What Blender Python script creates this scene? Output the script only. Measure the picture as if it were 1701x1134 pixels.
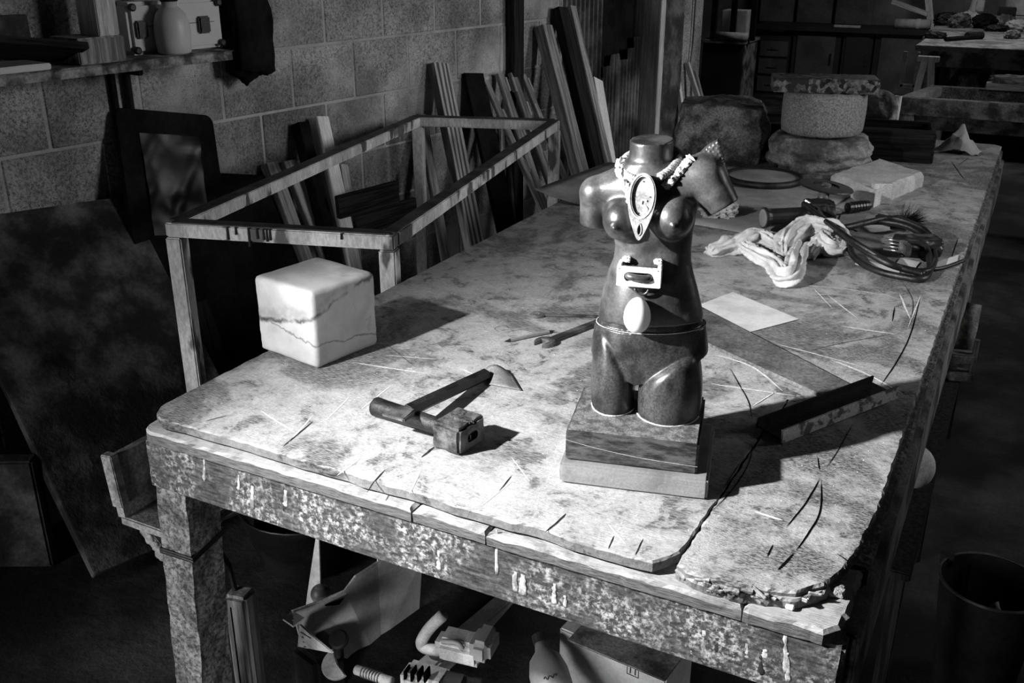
import bpy, bmesh, math, random
import numpy as np
from mathutils import Vector, Matrix, noise as mn
random.seed(7)
for o in list(bpy.data.objects): bpy.data.objects.remove(o)
SC = bpy.context.scene; COL = SC.collection
# ------------------------------------------------------------------ camera
F, TH, PH = 1637., math.radians(22.2), math.radians(27.7)
CAMP = Vector((0, 0, 1.65))
cam = bpy.data.cameras.new('camera'); cam.lens = F/1701*36; cam.sensor_width = 36; cam.clip_start = .02
camo = bpy.data.objects.new('camera', cam); COL.objects.link(camo)
camo.location = CAMP; camo.rotation_euler = (math.pi/2-TH, 0, PH); SC.camera = camo
# ------------------------------------------------------------------ world, lamps, exposure
wd = bpy.data.worlds.new('world'); SC.world = wd; wd.use_nodes = True
wd.node_tree.nodes['Background'].inputs[0].default_value = (1, 1, 1, 1)
wd.node_tree.nodes['Background'].inputs[1].default_value = .003
def aim(o, t): o.rotation_euler = (Vector(t)-o.location).to_track_quat('-Z', 'Y').to_euler()
def spot(name, loc, tgt, e, ang, blend, rad):
    l = bpy.data.lights.new(name, 'SPOT'); l.energy = e; l.spot_size = math.radians(ang); l.spot_blend = blend; l.shadow_soft_size = rad
    o = bpy.data.objects.new(name, l); COL.objects.link(o); o.location = loc; aim(o, tgt); return o
def area(name, loc, tgt, e, sx, sy, spread=180):
    l = bpy.data.lights.new(name, 'AREA'); l.energy = e; l.shape = 'RECTANGLE'; l.size = sx; l.size_y = sy; l.spread = math.radians(spread)
    o = bpy.data.objects.new(name, l); COL.objects.link(o); o.location = loc; aim(o, tgt); return o
spot('work_lamp', (-1.63, .14, 1.92), (.10, 1.60, .85), 620, 76, 1.0, .03)
area('low_left_fill', (-2.3, -.9, .95), (-1.1, 1.7, .62), 7.5, .8, .9, 60)  # added unseen fill for the front leg, frame bar and bench underside
area('far_wall_fill', (1.9, 5.6, 1.9), (-2.2, 5.4, .85), 10, .7, .9, 75)  # added fill that brightens the far part of the left wall
area('side_window_daylight', (1.7, 3.3, 1.95), (-2.3, 2.7, .85), 8.5, .7, .9, 80)
area('low_front_fill', (-.55, -1.35, .62), (-.95, 1.5, .15), 2.6, .6, .5, 42)  # added low fill for the things under the bench
spot('aisle_floor_fill', (1.0, 4.2, 2.9), (.55, 4.0, 0), 26, 62, 1, .1)  # added unseen light, only to lift the floor on the right
area('back_room_fill', (-.6, 9.0, 3.0), (-.6, 9.6, 0), 26, 1.2, .3)  # added unseen light for the dim back of the workshop
SC.view_settings.view_transform = 'Standard'; SC.view_settings.look = 'None'
SC.view_settings.gamma = 1; SC.view_settings.use_curve_mapping = False
SC.view_settings.exposure = 0.0
# ------------------------------------------------------------------ survey helpers (real planes in the room)
fw = Vector((-math.sin(PH)*math.cos(TH), math.cos(PH)*math.cos(TH), -math.sin(TH)))
rt = Vector((math.cos(PH), math.sin(PH), 0)); upv = rt.cross(fw)
WA = math.radians(7.8); WU = Vector((math.sin(WA), math.cos(WA), 0)); WN = Vector((math.cos(WA), -math.sin(WA), 0)); WD = -2.95
TZ = .85
def ray(x, y): return (fw*F+rt*(x-850.5)-upv*(y-567)).normalized()
def P(x, y, z=TZ):
    d = ray(x, y); return CAMP+d*((z-CAMP.z)/d.z)
def PY(x, y, Y):
    d = ray(x, y); return CAMP+d*(Y/d.y)
def PX(x, y, X):
    d = ray(x, y); return CAMP+d*(X/d.x)
def PW(x, y, off=0):
    d = ray(x, y); return CAMP+d*((WD+off)/(d.dot(WN)))
def WP(s, off, z): return WU*s+WN*(WD+off)+Vector((0, 0, z))
def sz(p): return p.dot(WU), p.z
V = Vector
# ------------------------------------------------------------------ object helpers
def tag(o, label=None, cat=None, group=None, kind=None):
    if label: o['label'] = label
    if cat: o['category'] = cat
    if group: o['group'] = group
    if kind: o['kind'] = kind
    return o
def thing(name, label, cat, loc=(0, 0, 0), rz=0, group=None, kind=None):
    o = bpy.data.objects.new(name, None); o.empty_display_size = .05; COL.objects.link(o)
    o.location = loc; o.rotation_euler = (0, 0, rz); return tag(o, label, cat, group, kind)
def link(name, me, mat=None, parent=None, local=False, mtx=None, smooth=False, sub=0):
    """mesh in world coordinates (or, with local / mtx, in its own frame)"""
    o = bpy.data.objects.new(name, me); COL.objects.link(o)
    if mat: me.materials.append(MT[mat] if isinstance(mat, str) else mat)
    if smooth: me.polygons.foreach_set('use_smooth', [True]*len(me.polygons))
    if mtx is not None: m = mtx
    elif local: m = None
    else:
        n = len(me.vertices); a = np.empty(n*3); me.vertices.foreach_get('co', a); a = a.reshape(-1, 3)
        c = (a.min(0)+a.max(0))/2; a -= c; me.vertices.foreach_set('co', a.ravel()); m = Matrix.Translation(V(c))
    if parent is not None:
        o.parent = parent
        if m is not None:
            pm = pmat(parent)
            o.matrix_basis = pm.inverted() @ m
    elif m is not None: o.matrix_basis = m
    if sub:
        s = o.modifiers.new('subdivision', 'SUBSURF'); s.levels = sub; s.render_levels = sub
    return o
def pmat(o):
    m = o.matrix_basis.copy()
    return (pmat(o.parent) @ m) if o.parent else m
def mesh(vs, fs, name='m'):
    me = bpy.data.meshes.new(name); me.from_pydata([tuple(v) for v in vs], [], fs); me.update(); return me
def bmm(bm, recalc=True):
    if recalc: bmesh.ops.recalc_face_normals(bm, faces=bm.faces)
    me = bpy.data.meshes.new('m'); bm.to_mesh(me); bm.free(); me.update(); return me
def join(*mes):
    vs, fs = [], []
    for me in mes:
        n = len(vs); vs += [v.co.copy() for v in me.vertices]; fs += [[i+n for i in p.vertices] for p in me.polygons]
    return mesh(vs, fs)
def boxm(c, s, rot=None, bev=.003, seg=2, cuts=0, amp=0, fr=20, seed=0):
    bm = bmesh.new(); bmesh.ops.create_cube(bm, size=1)
    for v in bm.verts: v.co = V((v.co.x*s[0], v.co.y*s[1], v.co.z*s[2]))
    if bev: bmesh.ops.bevel(bm, geom=list(bm.edges), offset=min(bev, min(s)*.45), segments=seg, affect='EDGES')
    if cuts: bmesh.ops.subdivide_edges(bm, edges=list(bm.edges), cuts=cuts, use_grid_fill=True)
    if amp:
        for v in bm.verts:
            d = mn.noise_vector((v.co+V((seed*7.3, seed*3.1, seed)))*fr); v.co += d*amp
    R = rot if isinstance(rot, Matrix) else (Matrix.Rotation(rot or 0, 4, 'Z'))
    bm.transform(Matrix.Translation(V(c)) @ R.to_4x4()); return bmm(bm)
def frame3(a, b, hint):
    z = (b-a).normalized(); x = (hint-z*hint.dot(z)).normalized(); y = z.cross(x)
    m = Matrix((x, y, z)).transposed().to_4x4(); return m
def bar(a, b, w, t, hint, bev=.002, cuts=0, amp=0, seed=0):
    """straight timber from a to b, width w along hint; returns local mesh and matrix (length on local z)"""
    a, b = V(a), V(b); m = frame3(a, b, V(hint)); m.translation = (a+b)/2
    return boxm((0, 0, 0), (w, t, (b-a).length), bev=bev, cuts=cuts, amp=amp, seed=seed), m
def putbar(name, a, b, w, t, hint, mat, parent=None, **k):
    me, m = bar(a, b, w, t, hint, **k); return link(name, me, mat, parent, mtx=m)
def spline(pts, n):
    pts = [V(p) for p in pts]; out = []; L = len(pts)
    for i in range(L-1):
        p0, p1, p2, p3 = pts[max(i-1, 0)], pts[i], pts[i+1], pts[min(i+2, L-1)]
        for k in range(n):
            t = k/n
            out.append(.5*((2*p1)+(-p0+p2)*t+(2*p0-5*p1+4*p2-p3)*t*t+(-p0+3*p1-3*p2+p3)*t**3))
    out.append(pts[-1]); return out
def tubem(pts, r, seg=8, caps=True, prof=None):
    """r: number or function of t in 0..1; prof(t, angle) scales the radius"""
    pts = [V(p) for p in pts]; n = len(pts); vs, fs = [], []
    nrm = None
    for i, p in enumerate(pts):
        t = (pts[min(i+1, n-1)]-pts[max(i-1, 0)]).normalized()
        if nrm is None: nrm = t.orthogonal().normalized()
        nrm = (nrm-t*nrm.dot(t)).normalized(); bn = t.cross(nrm); q = i/(n-1)
        rr = r(q) if callable(r) else r
        for k in range(seg):
            a = 2*math.pi*k/seg; s = rr*(prof(q, a) if prof else 1)
            vs.append(p+(nrm*math.cos(a)+bn*math.sin(a))*s)
    for i in range(n-1):
        for k in range(seg):
            fs.append((i*seg+k, i*seg+(k+1) % seg, (i+1)*seg+(k+1) % seg, (i+1)*seg+k))
    if caps: fs.append(tuple(range(seg))[::-1]); fs.append(tuple(range((n-1)*seg, n*seg)))
    return mesh(vs, fs)
def lathem(prof, c=(0, 0, 0), seg=24, axis=None, closed=True):
    vs, fs = [], []; n = len(prof); M = Matrix.Identity(3)
    if axis is not None: M = V(axis).normalized().to_track_quat('Z', 'Y').to_matrix()
    for r, z in prof:
        for k in range(seg):
            a = 2*math.pi*k/seg; vs.append(V(c)+M @ V((r*math.cos(a), r*math.sin(a), z)))
    for i in range(n-1):
        for k in range(seg): fs.append((i*seg+k, i*seg+(k+1) % seg, (i+1)*seg+(k+1) % seg, (i+1)*seg+k))
    if closed: fs.append(tuple(range(seg))[::-1]); fs.append(tuple(range((n-1)*seg, n*seg)))
    return mesh(vs, fs)
def prismm(outline, z0, z1, bev=0., jit=0., fr=30, seed=0):
    """outline: 2-D points counter-clockwise; vertical slab with a worn upper edge"""
    n = len(outline); pts = [V((p[0], p[1])) for p in outline]
    nr = []
    for i in range(n):
        e = (pts[(i+1) % n]-pts[i-1]); nr.append(V((e.y, -e.x)).normalized())
    def nz(p, k): return mn.noise(V((p.x*fr, p.y*fr, seed+k*9.7)))
    rings = []
    rings.append([V((p.x, p.y, z0)) for p in pts])
    if bev:
        rings.append([V((p.x+nr[i].x*jit*nz(p, 1), p.y+nr[i].y*jit*nz(p, 1), z1-bev*(1.2+.8*nz(p, 2)))) for i, p in enumerate(pts)])
        rings.append([V((p.x-nr[i].x*bev*(1+.6*nz(p, 3)), p.y-nr[i].y*bev*(1+.6*nz(p, 3)), z1)) for i, p in enumerate(pts)])
    else: rings.append([V((p.x, p.y, z1)) for p in pts])
    vs = [v for r in rings for v in r]; fs = [tuple(range(n))[::-1]]
    for j in range(len(rings)-1):
        for i in range(n): fs.append((j*n+i, j*n+(i+1) % n, (j+1)*n+(i+1) % n, (j+1)*n+i))
    fs.append(tuple(range((len(rings)-1)*n, len(rings)*n)))
    return mesh(vs, fs)
def dense(poly, step):
    out = []
    for i in range(len(poly)):
        a, b = V(poly[i]), V(poly[(i+1) % len(poly)]); k = max(1, int((b-a).length/step))
        out += [a.lerp(b, j/k) for j in range(k)]
    return out
def rocky(c, s, rz=0, lev=4, amp=.1, fr=2.5, sq=.5, seed=0, flat=True):
    """boulder: cube-sphere blend with noise; s = full size"""
    bm = bmesh.new(); bmesh.ops.create_cube(bm, size=2)
    bmesh.ops.subdivide_edges(bm, edges=list(bm.edges), cuts=2**lev-1, use_grid_fill=True)
    for v in bm.verts:
        p = v.co.copy(); u = p.normalized(); q = (p*sq+u*(1-sq)*1.15)
        nv = mn.fractal(u*fr+V((seed, seed*2, 0)), 1., 2., 5)
        q *= 1+amp*nv
        if flat: q.z = max(q.z, -.86)
        v.co = V((q.x*s[0]/2, q.y*s[1]/2, q.z*s[2]/2))
    zmin = min(v.co.z for v in bm.verts)
    bm.transform(Matrix.Translation(V(c)-V((0, 0, zmin))) @ Matrix.Rotation(rz, 4, 'Z')); return bmm(bm)
def copies(src, mats, parent):
    for m in mats:
        o = src.copy(); COL.objects.link(o); o.parent = parent; o.matrix_basis = m
# signed-distance surface (surface nets)
def snet(f, lo, hi, h):
    ax = [np.arange(lo[i], hi[i]+h, h) for i in range(3)]
    X, Y, Z = np.meshgrid(*ax, indexing='ij'); D = f(X, Y, Z)
    nx, ny, nz = D.shape; S = D < 0
    cs = np.zeros((nx-1, ny-1, nz-1), int)
    for i in (0, 1):
        for j in (0, 1):
            for k in (0, 1): cs += S[i:nx-1+i, j:ny-1+j, k:nz-1+k]
    act = (cs > 0) & (cs < 8); idx = -np.ones(act.shape, int); I, J, K = np.nonzero(act); idx[I, J, K] = np.arange(len(I))
    acc = np.zeros((len(I), 3)); cnt = np.zeros(len(I))
    for (a, b) in [((i, j, k), tuple(np.array((i, j, k))+d)) for d in ((1, 0, 0), (0, 1, 0), (0, 0, 1)) for i in (0, 1) for j in (0, 1) for k in (0, 1) if max(np.array((i, j, k))+d) < 2]:
        da = D[I+a[0], J+a[1], K+a[2]]; db = D[I+b[0], J+b[1], K+b[2]]; m = (da < 0) != (db < 0)
        t = np.where(m, da/np.where(m, da-db, 1), 0)
        for q in range(3): acc[:, q] += np.where(m, a[q]+t*(b[q]-a[q]), 0)
        cnt += m
    acc /= cnt[:, None]
    vs = np.stack([ax[0][I], ax[1][J], ax[2][K]], 1)+acc*h; fs = []
    for q in range(3):
        sl = [slice(1, -1)]*3; sa = list(sl); sb = list(sl); sa[q] = slice(0, -1); sb[q] = slice(1, None)
        A, B = S[tuple(sa)], S[tuple(sb)]; ii = np.argwhere(A != B)
        off = [1, 1, 1]; off[q] = 0; ii = ii+np.array(off); flip = A[A != B]
        u, w = [(1, 2), (2, 0), (0, 1)][q]; eu = np.zeros(3, int); eu[u] = 1; ew = np.zeros(3, int); ew[w] = 1
        c = [ii-eu-ew, ii-ew, ii, ii-eu]
        qd = np.stack([idx[tuple(x.T)] for x in c], 1); qd[~flip] = qd[~flip][:, ::-1]; fs.append(qd)
    fs = np.concatenate(fs); fs = fs[(fs >= 0).all(1)]
    me = bpy.data.meshes.new('m'); me.from_pydata(vs.tolist(), [], fs.tolist()); me.update(); return me
def smin(a, b, k):
    h = np.clip(.5+.5*(b-a)/k, 0, 1); return b*(1-h)+a*h-k*h*(1-h)
def ell(X, Y, Z, c, r):
    x, y, z = (X-c[0])/r[0], (Y-c[1])/r[1], (Z-c[2])/r[2]
    k0 = np.sqrt(x*x+y*y+z*z)+1e-9; k1 = np.sqrt((x/r[0])**2+(y/r[1])**2+(z/r[2])**2)+1e-9; return k0*(k0-1)/k1
def caps(X, Y, Z, a, b, ra, rb):
    a, b = np.array(a), np.array(b); d = b-a; t = np.clip(((X-a[0])*d[0]+(Y-a[1])*d[1]+(Z-a[2])*d[2])/(d@d), 0, 1)
    return np.sqrt((X-a[0]-t*d[0])**2+(Y-a[1]-t*d[1])**2+(Z-a[2]-t*d[2])**2)-(ra+t*(rb-ra))
# ------------------------------------------------------------------ materials (all greys: the place is seen in black and white)
MT = {}
def mk(name, c0, c1, sc=8, rough=.75, bump=.3, bsc=60, stretch=None, metal=0, spec=.4, lo=.38, hi=.62, obj=False, fine=.25, rnd=0, bdist=.004, sss=0, extra=None, coat=0):
    m = bpy.data.materials.new(name); MT[name] = m; m.use_nodes = True; nt = m.node_tree; N = nt.nodes; L = nt.links
    b = N['Principled BSDF']; b.inputs['Roughness'].default_value = rough; b.inputs['Metallic'].default_value = metal
    b.inputs['Specular IOR Level'].default_value = spec
    if coat: b.inputs['Coat Weight'].default_value = coat; b.inputs['Coat Roughness'].default_value = .12
    if sss: b.inputs['Subsurface Weight'].default_value = sss; b.inputs['Subsurface Radius'].default_value = (.03, .03, .03); b.inputs['Subsurface Scale'].default_value = 1
    if obj: src = N.new('ShaderNodeTexCoord').outputs['Object']
    else: src = N.new('ShaderNodeNewGeometry').outputs['Position']
    mp = N.new('ShaderNodeMapping'); L.new(src, mp.inputs[0])
    if stretch: mp.inputs['Scale'].default_value = stretch
    def nz(s, d=6, r=.6, raw=False, dist=0):
        n = N.new('ShaderNodeTexNoise'); n.inputs['Scale'].default_value = s; n.inputs['Detail'].default_value = d; n.inputs['Roughness'].default_value = r; n.inputs['Distortion'].default_value = dist
        L.new(src if raw else mp.outputs[0], n.inputs['Vector']); return n.outputs['Fac']
    def ramp(x, a, bb, ca=0, cb=1):
        r = N.new('ShaderNodeMapRange'); r.interpolation_type = 'SMOOTHSTEP'; L.new(x, r.inputs[0])
        for i, v in zip((1, 2, 3, 4), (a, bb, ca, cb)): r.inputs[i].default_value = v
        return r.outputs[0]
    def math_(op, x, y):
        n = N.new('ShaderNodeMath'); n.operation = op
        for i, v in ((0, x), (1, y)):
            if isinstance(v, (int, float)): n.inputs[i].default_value = v
            else: L.new(v, n.inputs[i])
        return n.outputs[0]
    col = ramp(nz(sc), lo, hi, c0, c1)
    if fine: col = math_('MULTIPLY', col, ramp(nz(bsc*2.2, 4, .7), .3, .7, 1-fine, 1+fine))
    if rnd:
        oi = N.new('ShaderNodeObjectInfo'); col = math_('MULTIPLY', col, ramp(oi.outputs['Random'], 0, 1, 1-rnd, 1+rnd))
    hgt = nz(bsc, 5, .65)
    if extra: col, hgt = extra(dict(N=N, L=L, nz=nz, ramp=ramp, m=math_, col=col, h=hgt, src=src, b=b, mp=mp.outputs[0]))
    cc = N.new('ShaderNodeCombineColor')
    for i in range(3): L.new(col, cc.inputs[i])
    L.new(cc.outputs[0], b.inputs['Base Color'])
    if bump:
        bp = N.new('ShaderNodeBump'); bp.inputs['Strength'].default_value = bump; bp.inputs['Distance'].default_value = bdist
        L.new(hgt, bp.inputs['Height']); L.new(bp.outputs[0], b.inputs['Normal'])
    return m
def vor(e, s, feat='F1', raw=True, out='Distance'):
    n = e['N'].new('ShaderNodeTexVoronoi'); n.feature = feat; n.inputs['Scale'].default_value = s
    e['L'].new(e['src'] if raw else e['mp'], n.inputs['Vector']); return n.outputs[out]
def x_table(e):
    nz, rp, m = e['nz'], e['ramp'], e['m']
    grain = nz(9, 7, .7)                                   # stretched along the grain
    big = nz(3.6, 9, .66, True, .5); dust = nz(15, 9, .72, True, .4); fine = nz(170, 6, .75, True); fleck = nz(46, 7, .7, True, .3)
    scuff = m('MULTIPLY', rp(big, .47, .57), rp(grain, .38, .60, 1, .25))
    scuff = m('MAXIMUM', scuff, m('MULTIPLY', rp(dust, .54, .61), rp(grain, .42, .60, .9, .1)))
    c = m('MULTIPLY', rp(dust, .30, .62, .46, .32), m('SUBTRACT', 1, m('MULTIPLY', scuff, .92)))
    c = m('MULTIPLY', c, rp(grain, .30, .52, .80, 1.05)); c = m('MULTIPLY', c, rp(fine, .32, .62, .78, 1.12)); c = m('MULTIPLY', c, rp(fleck, .30, .40, .45, 1))
    geo = e['N'].new('ShaderNodeNewGeometry'); sp = e['N'].new('ShaderNodeSeparateXYZ'); e['L'].new(geo.outputs['True Normal'], sp.inputs[0])
    c = m('MULTIPLY', c, rp(sp.outputs[2], .35, .85, .38, 1))      # the dust lies on top, the sawn edges are bare wood
    h = m('ADD', m('MULTIPLY', grain, .6), m('ADD', m('MULTIPLY', dust, .8), m('ADD', m('MULTIPLY', fleck, .4), m('MULTIPLY', fine, .18))))
    return c, h
mk('table', .1, .5, rough=.62, bump=.75, stretch=(7, 55, 20), bdist=.004, spec=.35, extra=x_table)
mk('table_rough', .1, .5, rough=.7, bump=.7, stretch=(14, 42, 20), bdist=.006, spec=.3, extra=x_table)
def x_apron(e):
    nz, rp, m = e['nz'], e['ramp'], e['m']
    c = rp(nz(3, 6, .6), .35, .65, .018, .075)
    sp = nz(95, 9, .78, True); bl = nz(9, 5, .55, True)
    msk = m('MULTIPLY', rp(sp, .46, .62), rp(bl, .38, .60))
    c = m('ADD', m('MULTIPLY', c, rp(nz(130, 5, .7, True), .3, .7, .5, 1.4)), m('MULTIPLY', msk, .42))
    return c, m('ADD', m('MULTIPLY', sp, .8), m('MULTIPLY', nz(2), .4))
mk('apron', .1, .4, rough=.6, bump=.8, stretch=(10, 10, 60), bdist=.005, extra=x_apron)
def x_crust(e):
    nz, rp, m = e['nz'], e['ramp'], e['m']
    a = nz(120, 9, .78); b = nz(16, 5, .6)
    c = m('MULTIPLY', rp(a, .38, .62, .05, .42), rp(b, .3, .65, .4, 1.2)); return c, m('ADD', a, m('MULTIPLY', b, .6))
mk('crust', .1, .4, rough=.8, bump=1, bdist=.008, extra=x_crust)
def x_wall(e):
    nz, rp, m = e['nz'], e['ramp'], e['m']
    c = m('MULTIPLY', e['col'], rp(nz(2.2, 7, .65), .35, .62, .62, 1.1))
    pit = m('MULTIPLY', m('MULTIPLY', rp(vor(e, 150), .14, .40, 1, 0), rp(nz(38, 6, .7), .42, .58)), rp(nz(5.5, 6, .6), .42, .58))
    c = m('MULTIPLY', c, m('SUBTRACT', 1, m('MULTIPLY', pit, .85)))
    st = rp(nz(90, 9, .9), .44, .60); c = m('MULTIPLY', c, m('SUBTRACT', 1, m('MULTIPLY', m('MULTIPLY', st, rp(nz(1.7, 5, .6), .38, .56)), .8)))
    return c, m('SUBTRACT', e['h'], pit)
mk('block', .30, .52, sc=3, rough=.92, bump=.5, bsc=130, rnd=.12, bdist=.004, extra=x_wall)
mk('mortar', .32, .44, sc=6, rough=.95, bump=.4, bsc=160)
mk('plaster_wall', .30, .55, sc=3, rough=.95, bump=.4, bsc=50, extra=x_wall)
mk('back_wall', .10, .2, sc=2, rough=.95, bump=.3, bsc=40)
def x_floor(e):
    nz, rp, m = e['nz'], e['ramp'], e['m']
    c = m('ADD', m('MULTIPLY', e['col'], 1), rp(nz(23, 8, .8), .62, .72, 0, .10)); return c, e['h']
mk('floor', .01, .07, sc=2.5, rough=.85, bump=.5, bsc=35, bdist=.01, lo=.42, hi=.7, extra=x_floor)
def x_frame(e):
    nz, rp, m = e['nz'], e['ramp'], e['m']
    d = m('MULTIPLY', rp(nz(14, 4, .5), .56, .64), .85); c = m('MULTIPLY', e['col'], m('SUBTRACT', 1, d)); return c, e['h']
mk('frame_paint', .42, .68, sc=9, rough=.55, bump=.3, bsc=60, stretch=(1, 1, .35), extra=x_frame)
mk('frame_top', .015, .07, sc=14, rough=.6, bump=.4, bsc=70)
mk('old_wood', .13, .36, sc=2, rough=.8, bump=.5, bsc=9, stretch=(30, 30, 1.6), obj=True, rnd=.2)
mk('pale_wood', .4, .65, sc=3, rough=.75, bump=.25, bsc=9, stretch=(30, 30, 1.6), obj=True, rnd=.1)
mk('white_wood', .7, .85, sc=3, rough=.6, bump=.12, bsc=9, stretch=(30, 30, 1.6), obj=True)
def x_grain(e):
    nz, rp, m = e['nz'], e['ramp'], e['m']
    w = e['N'].new('ShaderNodeTexWave'); w.inputs['Scale'].default_value = 9; w.inputs['Distortion'].default_value = 5; w.inputs['Detail'].default_value = 4
    mpn = e['N'].new('ShaderNodeMapping'); mpn.inputs['Scale'].default_value = (1.2, 1.2, .12); e['L'].new(e['src'], mpn.inputs[0]); e['L'].new(mpn.outputs[0], w.inputs['Vector'])
    c = m('MULTIPLY', rp(w.outputs['Fac'], .15, .75, .08, .5), rp(e['h'], .3, .7, .6, 1.2)); return c, e['h']
mk('streaky_wood', .1, .4, rough=.8, bump=.4, bsc=9, stretch=(30, 30, 1.6), obj=True, extra=x_grain)
mk('dark_wood', .006, .026, sc=3, rough=.8, spec=.15, bump=.4, bsc=9, stretch=(30, 30, 1.6), obj=True, rnd=.2)
mk('black_panel', .004, .012, sc=6, rough=.9, bump=.2, bsc=30, spec=.1)
mk('dark_stone', .03, .16, sc=7, rough=.85, bump=.7, bsc=40, bdist=.01, lo=.4, hi=.68)
mk('shelf_stone', .06, .38, sc=16, rough=.9, bump=.8, bsc=45, bdist=.008)
mk('white_plastic', .55, .62, sc=4, rough=.4, bump=.05, fine=.04)
mk('grey_plastic', .16, .24, sc=6, rough=.45, bump=.12, bsc=90, fine=.1)
mk('tool_grey', .22, .45, sc=9, rough=.5, bump=.25, bsc=90, fine=.2)
mk('black_plastic', .008, .02, sc=8, rough=.35, bump=.15, bsc=90)
mk('rubber', .004, .014, sc=20, rough=.42, bump=.3, bsc=120)
mk('black_gap', .002, .004, rough=1, bump=0, fine=0, spec=0)
mk('scratch_dust', .55, .75, sc=60, rough=.95, bump=.3, bsc=200)
mk('plaster', .45, .75, sc=25, rough=.9, bump=.5, bsc=90)
mk('rusty_iron', .004, .020, sc=18, rough=.5, bump=.6, bsc=110, metal=.1, bdist=.003, fine=.45)
mk('worn_steel', .04, .15, sc=18, rough=.38, bump=.3, bsc=140, metal=.35)
mk('bright_steel', .4, .55, sc=14, rough=.25, bump=.1, bsc=140, metal=.9)
mk('hammer_iron', .015, .11, sc=26, rough=.48, bump=.8, bsc=100, metal=.2, bdist=.004)
mk('cut_steel', .10, .16, sc=25, rough=.4, bump=.25, bsc=160, metal=.4)
def x_marble(e):
    nz, rp, m = e['nz'], e['ramp'], e['m']
    def vein(s, off, w, dp):
        n = nz(s, 6, .55, True, .9); d = m('ABSOLUTE', m('SUBTRACT', n, off), 0); return m('SUBTRACT', 1, m('MULTIPLY', rp(d, 0, w, 1, 0), dp))
    c = rp(nz(7, 6, .6, True), .35, .65, .32, .47)
    c = m('MULTIPLY', c, vein(5, .40, .006, .4))
    def slab(nv, d0, w, dp, wob):                       # a vein as a wavy sheet through the stone
        vm = e['N'].new('ShaderNodeVectorMath'); vm.operation = 'DOT_PRODUCT'; e['L'].new(e['src'], vm.inputs[0]); vm.inputs[1].default_value = nv
        d = m('ADD', m('SUBTRACT', vm.outputs['Value'], d0), m('MULTIPLY', m('SUBTRACT', nz(16, 6, .6, True), .5), wob))
        return m('SUBTRACT', 1, m('MULTIPLY', m('MULTIPLY', rp(m('ABSOLUTE', d, 0), 0, w, 1, 0), rp(nz(9, 5, .6, True), .30, .46)), dp))
    A_, B_, C_ = F_VEIN; nv = (B_-A_).cross(C_-A_).normalized()
    c = m('MULTIPLY', c, slab(nv, nv.dot(A_), .0065, .8, .05)); c = m('MULTIPLY', c, slab(nv, nv.dot(A_)+.012, .022, .35, .06))
    n2 = V((.15, .1, 1)).normalized(); c = m('MULTIPLY', c, slab(n2, n2.dot(A_)-.05, .004, .6, .06))
    c = m('MULTIPLY', c, rp(nz(40, 6, .7, True), .28, .42, .8, 1)); return c, e['h']
_f, _l, _r = P(527, 615), P(432, 580), P(630, 572)
F_VEIN = (V((_f.x, _f.y, TZ+.105)), V((_r.x, _r.y, TZ+.168)), V((_l.x, _l.y, TZ+.068)))
mk('marble', .6, .8, rough=.5, bump=.2, bsc=90, sss=.35, extra=x_marble)
mk('alabaster', .13, .21, sc=10, rough=.5, bump=.25, bsc=130, sss=.2, fine=.12)
mk('white_stone', .42, .58, sc=14, rough=.75, bump=.3, bsc=100, sss=.1)
mk('patina', .022, .085, sc=14, rough=.37, bump=.12, bsc=120, fine=.25, spec=.8)
mk('polished', .014, .045, sc=22, rough=.33, bump=.10, bsc=130, fine=.5, spec=.55)
def x_hair(e):
    nz, rp, m = e['nz'], e['ramp'], e['m']; g = nz(60, 5, .7); return m('MULTIPLY', rp(g, .36, .66, .008, .075), 1), g
mk('black_base', .03, .12, rough=.5, bump=.35, stretch=(.55, .55, 2.2), obj=True, bdist=.002, extra=x_hair)
mk('base_top', .07, .18, sc=60, rough=.55, bump=.5, bsc=190, fine=.5)
def x_granite(e):
    nz, rp, m = e['nz'], e['ramp'], e['m']; a = nz(150, 9, .9); return rp(a, .36, .64, .04, .40), a
mk('granite', .05, .4, rough=.85, bump=.6, bdist=.004, extra=x_granite)
def x_brec(e):
    nz, rp, m = e['nz'], e['ramp'], e['m']; v = vor(e, 60, out='Color'); s = e['N'].new('ShaderNodeSeparateColor'); e['L'].new(v, s.inputs[0])
    c = m('MULTIPLY', rp(s.outputs[0], .2, .8, .012, .14), rp(nz(60, 6), .35, .6, .3, 1.3)); return c, e['h']
mk('breccia', .05, .4, rough=.4, bump=.2, extra=x_brec)
mk('rough_stone', .06, .26, sc=14, rough=.9, bump=.9, bsc=60, bdist=.008, fine=.5)
mk('field_stone', .07, .3, sc=9, rough=.9, bump=.8, bsc=50, bdist=.008, fine=.35)
mk('cloth', .48, .66, sc=12, rough=.95, bump=.4, bsc=160, fine=.1)
mk('dim_cloth', .35, .5, sc=12, rough=.95, bump=.4, bsc=160, fine=.1)
mk('paper', .50, .66, sc=9, rough=.85, bump=.15, bsc=60, fine=.06)
mk('sheet', .22, .34, sc=7, rough=.85, bump=.25, bsc=80, fine=.15)
mk('cardboard', .34, .48, sc=5, rough=.9, bump=.2, bsc=40, fine=.12)
mk('cardboard_edge', .30, .42, sc=30, rough=.9, bump=.3, bsc=120)
mk('ink', .012, .02, rough=.7, bump=0, fine=0)
mk('turned_wood', .04, .12, sc=6, rough=.4, bump=.2, bsc=40, stretch=(1, 1, 12))
mk('rope', .26, .42, sc=40, rough=.95, bump=.5, bsc=220)
mk('plaque', .22, .38, sc=30, rough=.7, bump=.4, bsc=150)
mk('egg', .72, .82, sc=10, rough=.5, bump=.05, bsc=60, sss=.15, fine=.03)
mk('corrugated', .03, .13, sc=4, rough=.5, bump=.2, bsc=40, metal=.3)
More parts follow.
